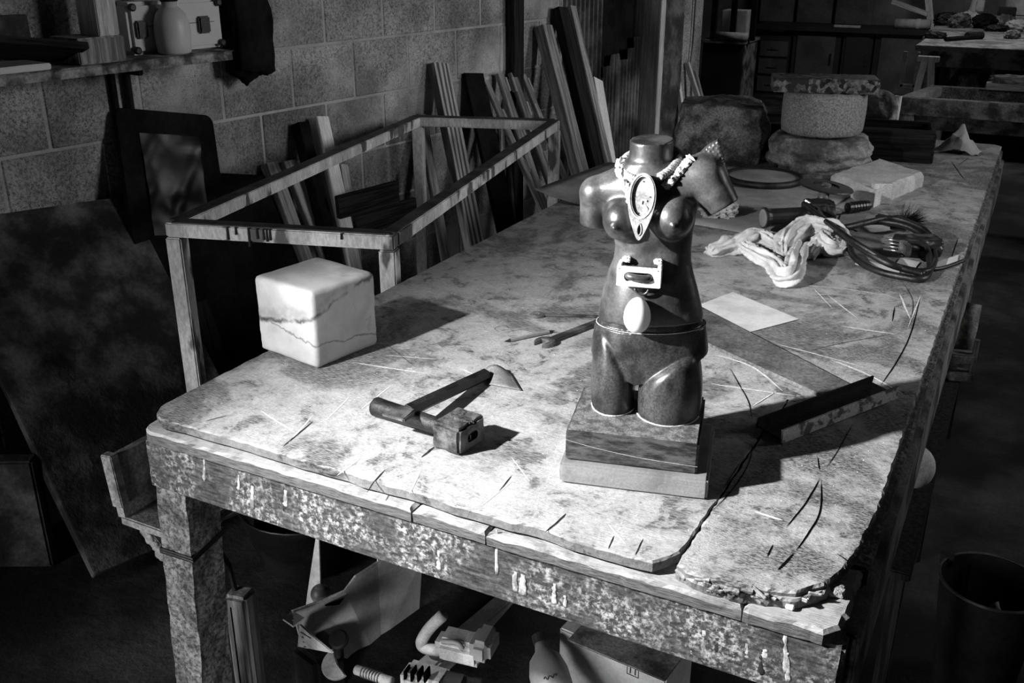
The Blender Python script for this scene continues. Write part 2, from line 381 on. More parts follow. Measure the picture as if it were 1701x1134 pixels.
mk('cabinet_door', .05, .09, sc=3, rough=.6, bump=.1, bsc=30)
mk('cabinet_dark', .012, .025, sc=3, rough=.7, bump=.1, bsc=30)
mk('bench_dark', .03, .22, sc=9, rough=.75, bump=.5, bsc=60, fine=.4)
mk('rule_wood', .05, .16, sc=5, rough=.6, bump=.4, bsc=60, fine=.4)
def x_lip(e):
    nz, rp, m = e['nz'], e['ramp'], e['m']; g = nz(9, 7, .7); d = nz(30, 8, .75, True)
    geo = e['N'].new('ShaderNodeNewGeometry'); sp = e['N'].new('ShaderNodeSeparateXYZ'); e['L'].new(geo.outputs['True Normal'], sp.inputs[0])
    dust = m('MULTIPLY', rp(sp.outputs[2], .3, .8), rp(d, .36, .55, .45, 1))      # plaster dust settles on upward faces
    c = m('ADD', rp(g, .35, .62, .035, .17), m('MULTIPLY', dust, .32)); return c, m('ADD', g, m('MULTIPLY', d, .5))
mk('lip', .1, .3, rough=.7, bump=.8, stretch=(4, 60, 90), bdist=.004, extra=x_lip)
mk('dark_slab', .02, .15, sc=7, rough=.85, bump=.7, bsc=40, bdist=.01, lo=.42, hi=.7)
mk('drip', .16, .40, sc=45, rough=.9, bump=.5, bsc=120)
mk('wrap', .004, .010, sc=6, rough=.38, bump=.1, bsc=30, spec=.25)
mk('lit_flange', .12, .6, sc=40, rough=.5, bump=.3, bsc=120, lo=.40, hi=.5)
mk('offcut_grey', .10, .2, sc=20, rough=.6, bump=.3, bsc=120)
mk('trough_wood', .04, .2, sc=9, rough=.85, bump=.6, bsc=60, fine=.4)
# ================================================================== THE SETTING
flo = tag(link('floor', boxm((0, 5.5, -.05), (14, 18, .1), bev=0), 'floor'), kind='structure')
# left wall: mortar bed with single concrete blocks in front of it
RH, BL, Z0, S0 = .2275, .338, -.098, -.70
def wbox(name, s0, s1, o0, o1, z0, z1, mat, parent=None, bev=.003, **k):
    m = Matrix((WU, -WN, V((0, 0, 1)))).transposed().to_4x4(); m.translation = WP((s0+s1)/2, (o0+o1)/2, (z0+z1)/2)
    return link(name, boxm((0, 0, 0), (s1-s0, o1-o0, z1-z0), bev=bev, **k), mat, parent, mtx=m)
SW = 4.60
wl = tag(wbox('wall_left', S0, SW, -.20, -.0035, 0, 2.73, 'mortar', bev=0), kind='structure')
R4 = Matrix((WU, -WN, V((0, 0, 1)))).transposed().to_4x4()
def wmat(s, z, off=-.03):
    m = R4.copy(); m.translation = WP(s, off, z); return pmat(wl).inverted() @ m
bsrc = None; bhalf = {}
for r in range(12):
    z = Z0+RH*(r+.5); s = S0+(.0 if r % 2 else BL/2)+(.02 if r % 3 == 0 else 0); cells = []
    if s > S0+.03: cells.append((S0, s))
    while s < SW-.02: cells.append((s, min(s+BL, SW))); s += BL
    for a, b in cells:
        L = round(b-a, 3)
        if L < .04: continue
        if L not in bhalf:
            o = link('block', boxm((0, 0, 0), (L-.009, .06, RH-.009), bev=.004, seg=1), 'block', wl, mtx=pmat(wl)); o.matrix_basis = wmat((a+b)/2, z); bhalf[L] = o
        else: copies(bhalf[L], [wmat((a+b)/2, z, -.03+random.uniform(-.0015, .0015))], wl)
# corrugated sheets closing the opening, pier, far plaster wall, back wall
def corr(s0, s1, z0, z1, off, amp, pitch, top=None):
    n = int((s1-s0)/pitch*8); vs, fs = [], []
    for i in range(n+1):
        s = s0+(s1-s0)*i/n; o = off+amp*math.cos(2*math.pi*(s-s0)/pitch); zt = top(s) if top else z1
        vs += [WP(s, o, z0), WP(s, o, zt), WP(s, o-.003, z0), WP(s, o-.003, zt)]
    for i in range(n):
        a, b = i*4, i*4+4; fs += [(a, b, b+1, a+1), (a+2, a+3, b+3, b+2), (a+1, b+1, b+3, a+3), (a, a+2, b+2, b)]
    return mesh(vs, fs)
d1 = thing('door_1', None, None, WP(5.2, -.1, 0), kind='structure')
wbox('dark_opening', 4.61, 5.58, -.14, -.11, 0, 2.6, 'black_panel', d1, bev=0)  # black sheet standing in for the darkness of the opening
link('corrugated_sheet', corr(4.61, 5.04, 0, 2.6, -.02, .011, .046), 'corrugated', d1, smooth=True)
link('corrugated_sheet', corr(5.05, 5.58, 0, 1.3, -.06, .009, .040, lambda s: .88+.06*math.floor((s-5.05)*11 % 3)+(.10 if s > 5.32 else .02)), 'corrugated', d1, smooth=True)
tag(wbox('trim_1', 5.64, 5.92, -.1, .06, 0, 2.73, 'dark_stone', cuts=3, amp=.01), kind='structure')
tag(wbox('trim_2', 5.58, 5.64, -.1, .07, 0, 2.73, 'pale_wood'), kind='structure')
tag(wbox('trim_3', 4.08, 4.17, .0, .05, 0, 2.73, 'dark_wood'), kind='structure')
tag(wbox('wall_side', 5.92, 6.31, -.2, .0, 0, 2.73, 'plaster_wall'), kind='structure')
tag(link('wall_back', boxm((-1, 12.6, 1.3), (12, .2, 2.8), bev=0), 'back_wall'), kind='structure')
# wall pipe below the shelf
a, b = PW(208, 112, .02), PW(229, 205, .02)
a.z = 1.24
tag(link('wall_pipe', tubem([V((a.x, a.y, 1.30)), V((a.x, a.y, 0.02))], .012, 10), 'black_plastic', smooth=True), 'thin black vertical pipe fixed to the block wall under the shelf', 'pipe')
# ------------------------------------------------------------------ stone shelf on the wall with its things
zs = PW(120, 112, .22).z
sh = thing('wall_shelf', 'rough stone shelf jutting from the block wall at upper left', 'shelf', WP(1.2, .1, zs))
s_end = sz(PW(385, 78, .22))[0]
me = prismm(dense([(-1.6, 0), (s_end, 0), (s_end, .22), (-1.6, .22)][::-1], .03), 0, .03, bev=.006, jit=.006, fr=25)
mm = Matrix((WU, WN, V((0, 0, 1)))).transposed().to_4x4(); mm.translation = WP(0, 0, zs-.03)
link('slab', me, 'shelf_stone', sh, mtx=mm)
for s in (.2, 1.9):
    x = WP(s, .0, zs-.03)
    link('bracket', join(boxm(x+WN*.09+V((0, 0, -.012)), (.17, .02, .02), rot=WA*-1), boxm(x+WN*.012+V((0, 0, -.08)), (.02, .02, .14), rot=-WA)), 'black_panel', sh)
WR = math.atan2(WU.y, WU.x)-math.pi/2    # rotation that lines local y up with the wall
def onshelf(px, py, off): return PW(px, py, off)
def shp(s, off, z=0): return WP(s, off, zs+z)
def sof(px, off): # s along the wall for a pixel column at shelf height
    lo, hi = -1, 6
    for _ in range(40):
        m = (lo+hi)/2; p = WP(m, off, zs)-CAMP; x = 850.5+F*p.dot(rt)/p.dot(fw)
        lo, hi = (m, hi) if x < px else (lo, m)
    return lo
def shelfbox(name, x0, x1, o0, o1, h, mat, parent=None, z0=0, **k):
    a, b = sof(x0, o1), sof(x1, o1); return wbox(name, a, b, o0, o1, zs+z0, zs+z0+h, mat, parent, **k)
tag(shelfbox('marble_slab', -40, 87, .06, .215, .018, 'white_plastic', bev=.003, cuts=2, amp=.001), 'white marble offcut lying at the left end of the wall shelf', 'stone slab')
# leaning dark board on the shelf
a = shp(sof(-60, .17), .15, .085); b = shp(sof(132, .17), .17, .035)
tag(putbar('shelf_board', a, b, .14, .02, V((0, 0, .35))+WN, 'dark_wood'), 'grey board tilted across the shelf above the marble offcut', 'board')
tag(shelfbox('stone_block', -30, 60, .02, .06, .14, 'dark_stone', cuts=2, amp=.003), 'dark stone block standing against the wall behind the tilted board', 'stone block')
wb = thing('wooden_block', 'dark square wooden block with a pale post on it, on the shelf', 'wooden block', shp(sof(180, .2), .15))
shelfbox('body', 134, 212, .05, .20, .075, 'old_wood', wb, bev=.004)
shelfbox('post', 172, 206, .09, .19, .16, 'pale_wood', wb, z0=.075)
jg = thing('plastic_canister', 'white plastic canister with rounded shoulders on the wall shelf', 'canister', shp(sof(290, .14), .15))
c = shp(sof(291, .15), .15)
link('body', lathem([(.045, 0), (.052, .006), (.055, .03), (.057, .07), (.054, .10), (.045, .125), (.03, .14), (.024, .145), (.024, .16)], c, 28), 'white_plastic', jg, smooth=True)
link('cap', lathem([(.028, .16), (.028, .185), (.02, .19)], c, 20), 'black_plastic', jg, smooth=True)
cs_ = thing('tool_case', 'pale hard case with black latches at the right end of the shelf', 'case', shp(sof(320, .1), .07))
shelfbox('shell', 222, 374, .02, .10, .16, 'white_plastic', cs_, bev=.012)
for x in (243, 345):
    shelfbox('latch', x-8, x+10, .10, .115, .055, 'black_plastic', cs_, z0=.05, bev=.005)
for x in (228, 368):
    for zz in (.015, .145): link('foot', lathem([(.012, 0), (.012, .012), (.008, .014)], shp(sof(x, .1), .10, zz), 14, axis=WN), 'black_plastic', cs_)
link('seam', boxm(shp(sof(300, .1), .101, .085), (.003, .30, .003), rot=WR), 'grey_plastic', cs_)
# black sack hanging right of the case
p = PW(410, 60, .07)
tag(link('hanging_mass', rocky(p-V((0, 0, .17)), (.11, .17, .34), rz=WR, lev=4, amp=.12, sq=.55, seed=3, flat=False), 'black_panel', smooth=True), 'black rounded sack hanging on the wall at the end of the shelf', 'mass')  # black rounded mass on the wall beside the case
# ------------------------------------------------------------------ things leaning on the left wall
def solve(tp, md, ob, ot):
    T = PW(tp[0], tp[1], ot); n = (T-CAMP).cross(ray(*md))
    s = -((WN*(WD+ob)-CAMP).dot(n))/(WU.dot(n)); return T, WP(s, ob, 0)
def lean(name, label, cat, tp, md, ob, w, t, mat, group=None, ot=None, hint=None, **k):
    T, B = solve(tp, md, ob, ot if ot is not None else t*.6)
    h = hint or WU; up = (T-B).normalized(); th = up.cross(h).normalized()
    B = B+V((0, 0, abs(th.z)*t/2+abs((h-up*h.dot(up)).normalized().z)*w/2+.001))
    return tag(putbar(name, B, T, w, t, h, mat, **k), label, cat, group)
G = 'boards leaning on the block wall'
lean('stone_slab', 'large mottled stone slab leaning on the wall at far left', 'stone slab', (55, 352), (195, 640), .75, .62, .04, 'dark_slab', cuts=3, amp=.006)
bp = thing('leaning_screen', 'black rounded panel leaning on the wall below the pipe', 'screen', WP(2.0, .2, 0))
T, B = solve((272, 186), (300, 380), .40, .03)
B.z += .02
m_ = frame3(B, T, WU); m_.translation = (B+T)/2; L_ = (T-B).length
def arc(cx, cy, r, a0, a1, n=8): return [(cx+r*math.cos(math.radians(a0+(a1-a0)*i/n)), cy+r*math.sin(math.radians(a0+(a1-a0)*i/n))) for i in range(n+1)]
me = prismm([V(q) for q in [(-.185, -L_/2), (.185, -L_/2)]+arc(.155, L_/2-.03, .03, 0, 90)+arc(-.155, L_/2-.03, .03, 90, 180)], -.01, .01, bev=.002)
me.transform(Matrix.Rotation(math.pi/2, 4, 'X'))
link('sheet', me, 'black_panel', bp, mtx=m_)
vs, fs = [], []
for i in range(25):
    for j in range(25):
        x, z = -.11+.22*i/24, L_/2-.42+.34*j/24
        vs.append((x, .0115+.010*abs(mn.noise(V((x*9, z*14, 1.7))))+.012*max(0, mn.noise(V((x*16+z*9, z*7, 5)))), z))
for i in range(24):
    for j in range(24): fs.append((i*25+j, i*25+25+j, i*25+26+j, i*25+j+1))
mw = mesh(vs, fs)
mm2 = m_.copy()
if (m_.to_3x3() @ V((0, 1, 0))).dot(WN) < 0: mw.transform(Matrix.Rotation(math.pi, 4, 'Z'))
link('plastic_wrap', mw, 'wrap', bp, mtx=m_, smooth=True)
lean('dark_board', 'dark plank leaning between the black panel and the steel frame', 'board', (262, 330), (330, 560), .55, .14, .03, 'dark_wood', G)
lean('dark_sheet', 'wide black sheet leaning behind the left end of the steel frame', 'panel', (395, 290), (420, 400), .46, .36, .018, 'black_panel')
lean('pale_post', 'pale square post left of the white pole, behind the frame', 'board', (447, 272), (500, 420), .46, .055, .045, 'old_wood', G)
lean('pale_board', 'short grey board with a lit edge just left of the white pole', 'board', (478, 268), (540, 425), .44, .06, .03, 'pale_wood', G)
lean('white_pole', 'smooth white squared pole leaning behind the steel frame', 'pole', (529, 196), (574, 400), .42, .06, .055, 'white_wood', G)
lean('black_upright', 'black upright left of the white pole', 'board', (498, 205), (545, 400), .42, .05, .05, 'black_panel', G)  # black upright strip beside the white pole
lean('pale_lath', 'narrow pale lath leaning right of the white pole', 'board', (568, 275), (588, 410), .40, .038, .035, 'pale_wood', G)
for i, (tp, md, w) in enumerate((((660, 318), (560, 345), .05), ((690, 345), (590, 375), .05))):
    a = PW(tp[0], tp[1], .28); b = PW(md[0], md[1], .22)
    tag(putbar('cross_board', a, b, .09, .025, V((0, 0, 1)), 'dark_wood'), ['upper dark board lying slantwise low against the wall inside the frame', 'lower dark board lying slantwise low against the wall inside the frame'][i], 'board', G)
lean('streaky_plank', 'broad plank with dark grain streaks leaning behind the frame', 'board', (728, 106), (785, 395), .45, .105, .04, 'streaky_wood', G)
lean('thin_plank', 'thin weathered plank just left of the streaky plank', 'board', (700, 190), (735, 400), .44, .05, .02, 'old_wood', G)
lean('black_board', 'wide black board leaning right of the streaky plank', 'board', (785, 122), (830, 330), .40, .14, .02, 'black_panel', G)
# window-like dark frame inside (two rails)
for i, (tp, md) in enumerate((((812, 160), (825, 300)), ((838, 165), (850, 330)))):
    lean('thin_rail', ['thin rail left of a dark gap behind the frame', 'thin rail right of a dark gap behind the frame'][i], 'board', tp, md, .38, .018, .018, 'old_wood', G)
# notched laths
for i, (tp, md, w) in enumerate((((806, 134), (862, 262), .035), ((829, 122), (875, 260), .05), ((850, 121), (898, 262), .05), ((868, 124), (905, 215), .03))):
    T, B = solve(tp, md, .5, .03); B.z += .015
    t_ = thing('notched_lath', ['leftmost notched lath by the back corner of the frame', 'second notched lath by the back corner of the frame', 'third notched lath by the back corner of the frame', 'rightmost short notched lath by the back corner of the frame'][i], 'board', B, group='notched laths')
    putbar('strip', B, T, w, .02, WU, 'old_wood', t_)
    d = (T-B).normalized(); x = (WU-d*WU.dot(d)).normalized(); n = d.cross(x)
    if n.dot(WN) < 0: n = -n
    for k in range(4):
        q = T-d*(.06+.13*k)+x*(w*.5*(1 if (k+i) % 2 else -1))+n*.002
        putbar('notch_block', q-d*.035, q+d*.035, .018, .024, x, 'old_wood', t_)
lean('long_beam', 'long beam with a pale lit edge leaning left of the corrugated sheet', 'board', (902, 44), (966, 300), .55, .085, .06, 'old_wood', G)
lean('long_dark_beam', 'tall dark beam leaning just right of the long pale-edged beam', 'board', (929, 14), (985, 260), .55, .08, .05, 'dark_wood', G)
lean('long_grey_beam', 'tall grey beam overlapping the corrugated sheet', 'board', (946, 12), (1006, 270), .58, .05, .05, 'old_wood', G)
lean('short_pale_board', 'short pale clean board at the foot of the corrugated sheet', 'board', (992, 132), (1014, 270), .62, .075, .02, 'white_wood', G)
lean('white_stick', 'white stick leaning on the plaster wall behind the rough stone block', 'stick', (1124, 125), (1131, 175), .30, .03, .03, 'white_wood', 'sticks by the plaster wall')
lean('grey_stick', 'grey stick leaning right of the white stick', 'stick', (1141, 104), (1158, 158), .30, .03, .03, 'pale_wood', 'sticks by the plaster wall')
lean('short_stick', 'short dark stick farthest right on the plaster wall', 'stick', (1153, 118), (1163, 158), .30, .03, .03, 'old_wood', 'sticks by the plaster wall')
# ------------------------------------------------------------------ welded frame standing between wall and workbench
FZ = .95
C4 = [P(290, 366, FZ), P(645, 386, FZ), P(921, 199, FZ), P(694, 192, FZ)]
fr = thing('steel_frame', 'open pale-painted steel table frame with dark drips beside the workbench', 'frame', (sum(C4, V())/4*1.0).xy.to_3d())
for i in range(4):
    a, b = C4[i].copy(), C4[(i+1) % 4].copy(); d = (b-a).normalized()
    a.z = b.z = FZ-.022
    putbar('rail', a-d*(.02 if i % 2 == 0 else -.02), b+d*(.02 if i % 2 == 0 else -.02), .04, .04, V((0, 0, 1)), 'frame_paint', fr, bev=.004)
    putbar('rail_top_strip', a+V((0, 0, .0215)), b+V((0, 0, .0215)), .0405, .004, d.cross(V((0, 0, 1))), 'frame_top', fr, bev=.001, cuts=2, amp=.002, seed=i)  # thin dark strip along the top of each rail
    putbar('leg', V((a.x, a.y, 0)), V((a.x, a.y, FZ-.043)), .045, .045, (C4[1]-C4[0]).normalized(), 'frame_paint', fr, bev=.004)
d = (C4[1]-C4[0]).normalized(); nf = V((d.y, -d.x, 0))
for k, (t, l) in enumerate(((.27, .035), (.37, .05), (.41, .028), (.44, .03), (.455, .034), (.47, .03), (.80, .016), (.31, .02))):
    p = C4[0].lerp(C4[1], t)+nf*.021; p.z = FZ-.003
    link('paint_drip', tubem([p, p-V((0, 0, l*.6)), p-V((0, 0, l))], lambda q: .0028+.001*q, 6), 'ink', fr)
# ================================================================== THE WORKBENCH
wbn = thing('workbench', 'massive worn wooden workbench caked with plaster and cuts', 'workbench', (-.72, 2.9, 0))
XL, XR, YF, YB = -1.343, -.10, 1.098, 4.62
def wob(pts, amp, fr, seed): # irregular outline
    return [V((p.x+amp*mn.noise(V((p.x*fr, p.y*fr, seed))), p.y+amp*mn.noise(V((p.x*fr, p.y*fr, seed+5))))) for p in pts]
def arc(cx, cy, r, a0, a1, n=8): return [(cx+r*math.cos(math.radians(a0+(a1-a0)*i/n)), cy+r*math.sin(math.radians(a0+(a1-a0)*i/n))) for i in range(n+1)]
g = -.337
def seam(y): return g+.004*math.sin(y*7)+.022*min(1, max(0, (y-1.15)/.6))
A = arc(XL+.056, 1.170, .056, 180, 262)+[(-1.236, 1.117), (-1.114, 1.117), (-1.0, 1.113), (-.888, 1.114), (-.855, 1.110), (-.756, 1.115), (-.69, 1.109), (-.583, 1.110), (-.54, 1.113), (-.48, 1.107), (-.41, 1.105), (-.362, 1.111), (-.350, 1.128), (seam(1.16)-.003, 1.150)]
ys = [1.3+i*.15 for i in range(23)]
A += [(seam(y)-.0006, y) for y in ys if y < YB]+[(seam(YB)-.0012, YB), (XL, YB)]
B_ = [(seam(1.12)+.002, 1.122), (-.313, 1.111), (-.262, 1.107), (-.206, 1.122), (-.171, 1.133), (-.141, 1.168), (-.125, 1.21), (-.115, 1.26), (XR-.006, 1.40), (XR-.004, YB-.03), (XR-.03, YB), (seam(YB)+.0006, YB)]+[(seam(y)+.0006, y) for y in reversed(ys) if y < YB]
pa = link('plank', prismm(wob(dense(A, .008), .0022, 30, 1), .833, .85, bev=.0022, jit=.0018, fr=60), 'table', wbn)
pb = link('plank', prismm(wob(dense(B_, .006), .0022, 30, 1), .834, .8504, bev=.003, jit=.0025, fr=90, seed=4), 'table_rough', wbn)
# broken front edge of the right plank: a ragged splinter layer under it
rag = [(g+.006, 1.119), (-.30, 1.107), (-.25, 1.104), (-.20, 1.117), (-.165, 1.130), (-.135, 1.166), (-.13, 1.25), (g+.006, 1.25)]
link('split_layer', prismm(wob(dense(rag, .004), .004, 60, 9), .828, .842, bev=.003, jit=.0035, fr=140, seed=2), 'table_rough', pb)
random.seed(3)
def fy(x): return float(np.interp(x, [-.337, -.30, -.25, -.20, -.165, -.135], [1.119, 1.107, 1.104, 1.117, 1.130, 1.166]))
for k in range(26):
    x = random.uniform(g+.01, -.14); R3 = Matrix.Rotation(random.uniform(-.5, .5), 4, 'Z') @ Matrix.Rotation(random.uniform(-.6, .6), 4, 'X') @ Matrix.Rotation(random.uniform(-.3, .3), 4, 'Y')
    link('splinter', boxm((x, fy(x)+random.uniform(-.001, .005), random.uniform(.833, .846)), (random.uniform(.008, .026), random.uniform(.004, .008), random.uniform(.003, .007)), rot=R3, bev=.001, seg=1, cuts=1, amp=.0015, fr=120, seed=k), 'table_rough', pb)
# lower edge boards around the top
def ebox(x0, x1, y0, y1, z0, z1, bev=.004, amp=.0012, cuts=5): return boxm(((x0+x1)/2, (y0+y1)/2, (z0+z1)/2), (x1-x0, y1-y0, z1-z0), bev=bev, cuts=cuts, amp=amp, fr=35)
cuts_x = [XL+.055, -.985, -.755, -.62, -.395, -.20, XR]
link('edge_board', prismm(wob(dense(arc(XL+.03, YF+.03, .03, 180, 270, 6)+[(-.755, YF), (-.755, 1.26), (XL, 1.26)], .012), .0015, 40, 3), .805, .827, bev=.004, jit=.002), 'lip', wbn)
link('edge_board', prismm(wob(dense([(-.751, YF+.001), (-.622, YF), (-.622, 1.26), (-.751, 1.26)], .01), .0015, 40, 4), .805, .826, bev=.004, jit=.003), 'lip', wbn)
link('edge_board', prismm(wob(dense([(-.619, YF-.001), (-.232, YF+.001), (-.232, 1.26), (-.619, 1.26)], .01), .0018, 50, 5), .805, .826, bev=.005, jit=.003), 'lip', wbn)
link('edge_board', prismm(wob(dense([(-.229, YF), (-.125, YF+.002), (-.105, YF+.02), (-.102, 1.26), (-.229, 1.26)], .008), .003, 60, 6), .805, .827, bev=.005, jit=.005), 'lip', wbn)
link('edge_board', ebox(XR-.05, XR+.004, 1.262, YB, .795, .829), 'apron', wbn)
link('edge_board', ebox(XL, XL+.08, 1.262, YB, .795, .828), 'lip', wbn)
link('apron', ebox(XL+.002, XR+.003, YF+.006, YF+.05, .705, .805, bev=.005, amp=.0015, cuts=7), 'apron', wbn)
link('apron', ebox(XR-.03, XR+.016, YF+.052, YB-.02, .640, .795), 'bench_dark', wbn)
link('apron', ebox(XL+.002, XL+.045, YF+.052, YB-.02, .700, .795), 'bench_dark', wbn)
link('apron', ebox(XL+.05, XR-.05, YB-.05, YB-.005, .700, .80), 'bench_dark', wbn)
for x in (-1.0, -.6, -.25): link('under_board', ebox(x-.14, x+.14, YF+.06, YB-.06, .80, .827, cuts=1), 'dark_wood', wbn)
def leg(x, y, w, d, mat='crust', seed=1):
    return link('leg', boxm((x, y, .352), (w, d, .704), bev=0, cuts=22, amp=.0035, fr=45, seed=seed), mat, wbn)
lg = leg(XL+.042, YF+.056, .075, .082)
for v in lg.data.vertices: v.co.x -= .045*(.352-v.co.z)/.704

leg(XR-.055, YF+.37, .09, .16, seed=2)
leg(XL+.055, YB-.10, .09, .09, 'bench_dark', 3); leg(XR-.055, YB-.10, .09, .09, 'bench_dark', 4)
leg(XR-.055, 2.9, .09, .09, 'crust', 5); leg(XL+.055, 2.9, .09, .09, 'bench_dark', 6)
# wire round the front leg
x0, x1, y0, y1 = XL-.006, XL+.078, YF+.012, YF+.102
for dz in (0, .006):
    link('wire_loop', tubem([(x0, y0, .555+dz), (x1, y0, .558+dz), (x1, y1, .575+dz), (x0, y1, .57+dz), (x0, y0, .555+dz)], .003, 6), 'rusty_iron', lg)
# cracks, cuts and dust scratches in the top
def strip(pts, w, z=TZ+.0006, taper=True, jit=.25):
    pts = [V((p.x, p.y, z)) for p in spline(pts, 6)]; n = len(pts); vs, fs = [], []
    for i, p in enumerate(pts):
        t = (pts[min(i+1, n-1)]-pts[max(i-1, 0)]); t = V((-t.y, t.x, 0)).normalized()
        k = w*(min(1, 4*min(i, n-1-i)/n+.15) if taper else 1)*(1+jit*mn.noise(p*90)); o = t*jit*w*mn.noise(p*60+V((3, 1, 2)))
        vs += [p+t*k/2+o, p-t*k/2+o, p+o-V((0, 0, .0002))]
    for i in range(n-1): fs += [(i*3, i*3+1, i*3+4, i*3+3)]
    return mesh(vs, fs)
def pp(*l): return [P(x, y) for x, y in l]
ZB = .8512
for l, w in (([(1528, 497), (1512, 556), (1490, 600), (1462, 642)], .004), ([(1418, 702), (1396, 742), (1372, 778)], .002), ([(1362, 795), (1338, 836), (1306, 876)], .0035), ([(1364, 797), (1362, 850), (1340, 890), (1322, 915)], .0038),
             ([(1318, 920), (1292, 948)], .005), ([(1212, 612), (1228, 640), (1243, 668), (1250, 700)], .0028), ([(1250, 737), (1244, 770), (1218, 812), (1180, 852)], .0022), ([(1230, 768), (1202, 812)], .0025),
             ([(1358, 760), (1361, 782)], .0025), ([(1284, 905), (1274, 925)], .003), ([(1390, 920), (1420, 940)], .003), ([(1345, 583), (1400, 570), (1480, 556)], .0022), ([(1500, 470), (1516, 500), (1512, 540)], .002),
             ([(1486, 510), (1482, 535)], .004), ([(1592, 395), (1580, 430)], .003), ([(1603, 300), (1580, 268)], .004), ([(1610, 262), (1592, 275)], .004)):
    link('crack', strip(pp(*l), w*.62, ZB), 'black_gap', pb if P(*l[0]).x > g+.02 else pa)
for l, w in (([(700, 760), (722, 742)], .004), ([(828, 818), (850, 790)], .002), ([(905, 884), (925, 868), (940, 853)], .003), ([(1010, 912), (1020, 890)], .0015), ([(1055, 922), (1068, 895)], .002), ([(470, 742), (520, 700)], .003), ([(340, 700), (378, 690)], .002),
             ([(610, 818), (622, 800), (640, 780)], .0025), ([(690, 610), (640, 570)], .0012), ([(905, 560), (870, 548), (838, 552)], .001), ([(830, 552), (822, 545), (845, 540), (860, 545)], .0012)):
    link('crack', strip(pp(*l), w), 'dark_wood', pa)
for l, w in (([(1315, 473), (1400, 480), (1480, 492)], .003), ([(1352, 480), (1382, 512)], .0025), ([(1374, 490), (1425, 530)], .003), ([(1395, 542), (1490, 556)], .004), ([(1494, 488), (1512, 530)], .0035), ([(1530, 490), (1508, 545)], .002),
             ([(1190, 590), (1250, 610), (1300, 650)], .0035), ([(1180, 638), (1250, 648), (1320, 658)], .003), ([(1290, 572), (1360, 590), (1440, 612)], .0025), ([(1380, 598), (1440, 622), (1500, 655)], .004), ([(1290, 650), (1250, 675)], .002), ([(1252, 850), (1300, 865)], .004)):
    link('scratch', strip(pp(*l), w*1.3, ZB), 'scratch_dust', pb if P(*l[0]).x > g+.02 else pa)
for l, w in (([(433, 682), (460, 700), (490, 718)], .0022), ([(520, 690), (480, 735)], .002), ([(580, 660), (540, 700)], .002), ([(585, 602), (650, 612), (720, 622)], .0025), ([(640, 590), (700, 595), (725, 597)], .0022), ([(650, 640), (600, 680)], .002),
             ([(560, 790), (600, 760)], .002), ([(700, 780), (680, 820)], .002), ([(850, 760), (880, 800)], .0015), ([(760, 610), (830, 640)], .002), ([(1010, 870), (1040, 905)], .002), ([(940, 740), (1000, 790)], .0015), ([(800, 840), (850, 800)], .0018)):
    link('scratch', strip(pp(*l), w*1.3), 'scratch_dust', pa)
link('seam_filler', strip([V((seam(1.72+.2*i), 1.72+.2*i, 0)) for i in range(15)], .016, TZ+.0007, taper=False, jit=.1), 'table', pa)
# dust crumbs
random.seed(11)
vs, fs = [], []
for k in range(260):
    x, y = random.uniform(XL+.06, XR-.03), 1.16+abs(random.gauss(0, .55)); s = random.uniform(.0005, .0013)
    n = len(vs); c = V((x, y, .8506 if x > g else .8505))
    vs += [c+V((s, 0, 0)), c+V((-s, s*.6, 0)), c+V((-s*.4, -s, 0)), c+V((0, 0, s*1.3))]; fs += [(n, n+1, n+3), (n+1, n+2, n+3), (n+2, n, n+3)]
link('plaster_crumbs', mesh(vs, fs), 'plaster', wbn)['kind'] = 'stuff'
# plaster drips and blobs on the apron
def drip(px, y0, y1, w, mat='drip'):
    a, b = PY(px, y0, YF+.004), PY(px, y1, YF+.004)
    n = 9; pts = [a.lerp(b, i/(n-1))+V((.0015*mn.noise(V((px*.1, i*.6, 2))), 0, 0)) for i in range(n)]
    me = tubem(pts, lambda q: w*1.25*(.5+.5*q+.6*mn.noise(V((px, q*6, 1))))*(1 if q < .95 else .6), 9, prof=lambda q, a_: 1+.35*mn.noise(V((px+q*12, math.cos(a_), math.sin(a_)))))
    for v in me.vertices: v.co.y = YF+.006+(v.co.y-YF-.004)*.22
    link('plaster_drip', me, mat, wbn, smooth=True)
for a in ((338, 755, 800, .003), (418, 808, 846, .005), (473, 815, 842, .005), (728, 915, 948, .004), (824, 880, 955, .003), (868, 955, 990, .007), (740, 925, 950, .003), (855, 950, 984, .005), (920, 970, 1005, .004), (938, 990, 1010, .003), (1168, 1048, 1090, .004), (1148, 1078, 1088, .003), (1305, 1056, 1120, .0035), (1308, 1085, 1134, .004), (1270, 1080, 1095, .004), (1218, 1082, 1100, .003), (1240, 1070, 1095, .003), (395, 790, 815, .003), (668, 878, 884, .008), (500, 860, 866, .004)): drip(*a)
for a in ((1190, 1060, 1084, .004), (1264, 1090, 1122, .004), (470, 805, 850, .0016)): drip(*a, mat='ink')
p = P(1312, 1010, .829)
tag(link('plaster_pellet', rocky((p.x, p.y, .829), (.011, .009, .006), lev=3, amp=.1, seed=2), 'plaster', smooth=True), 'small white plaster pellet on the front ledge of the workbench', 'pellet')
p = P(1388, 985, .829)
tag(link('wood_chip', rocky((p.x, p.y, .828), (.022, .02, .012), lev=2, amp=.3, seed=5), 'rough_stone'), 'grey stone chip wedged under the broken bench corner', 'stone chip')
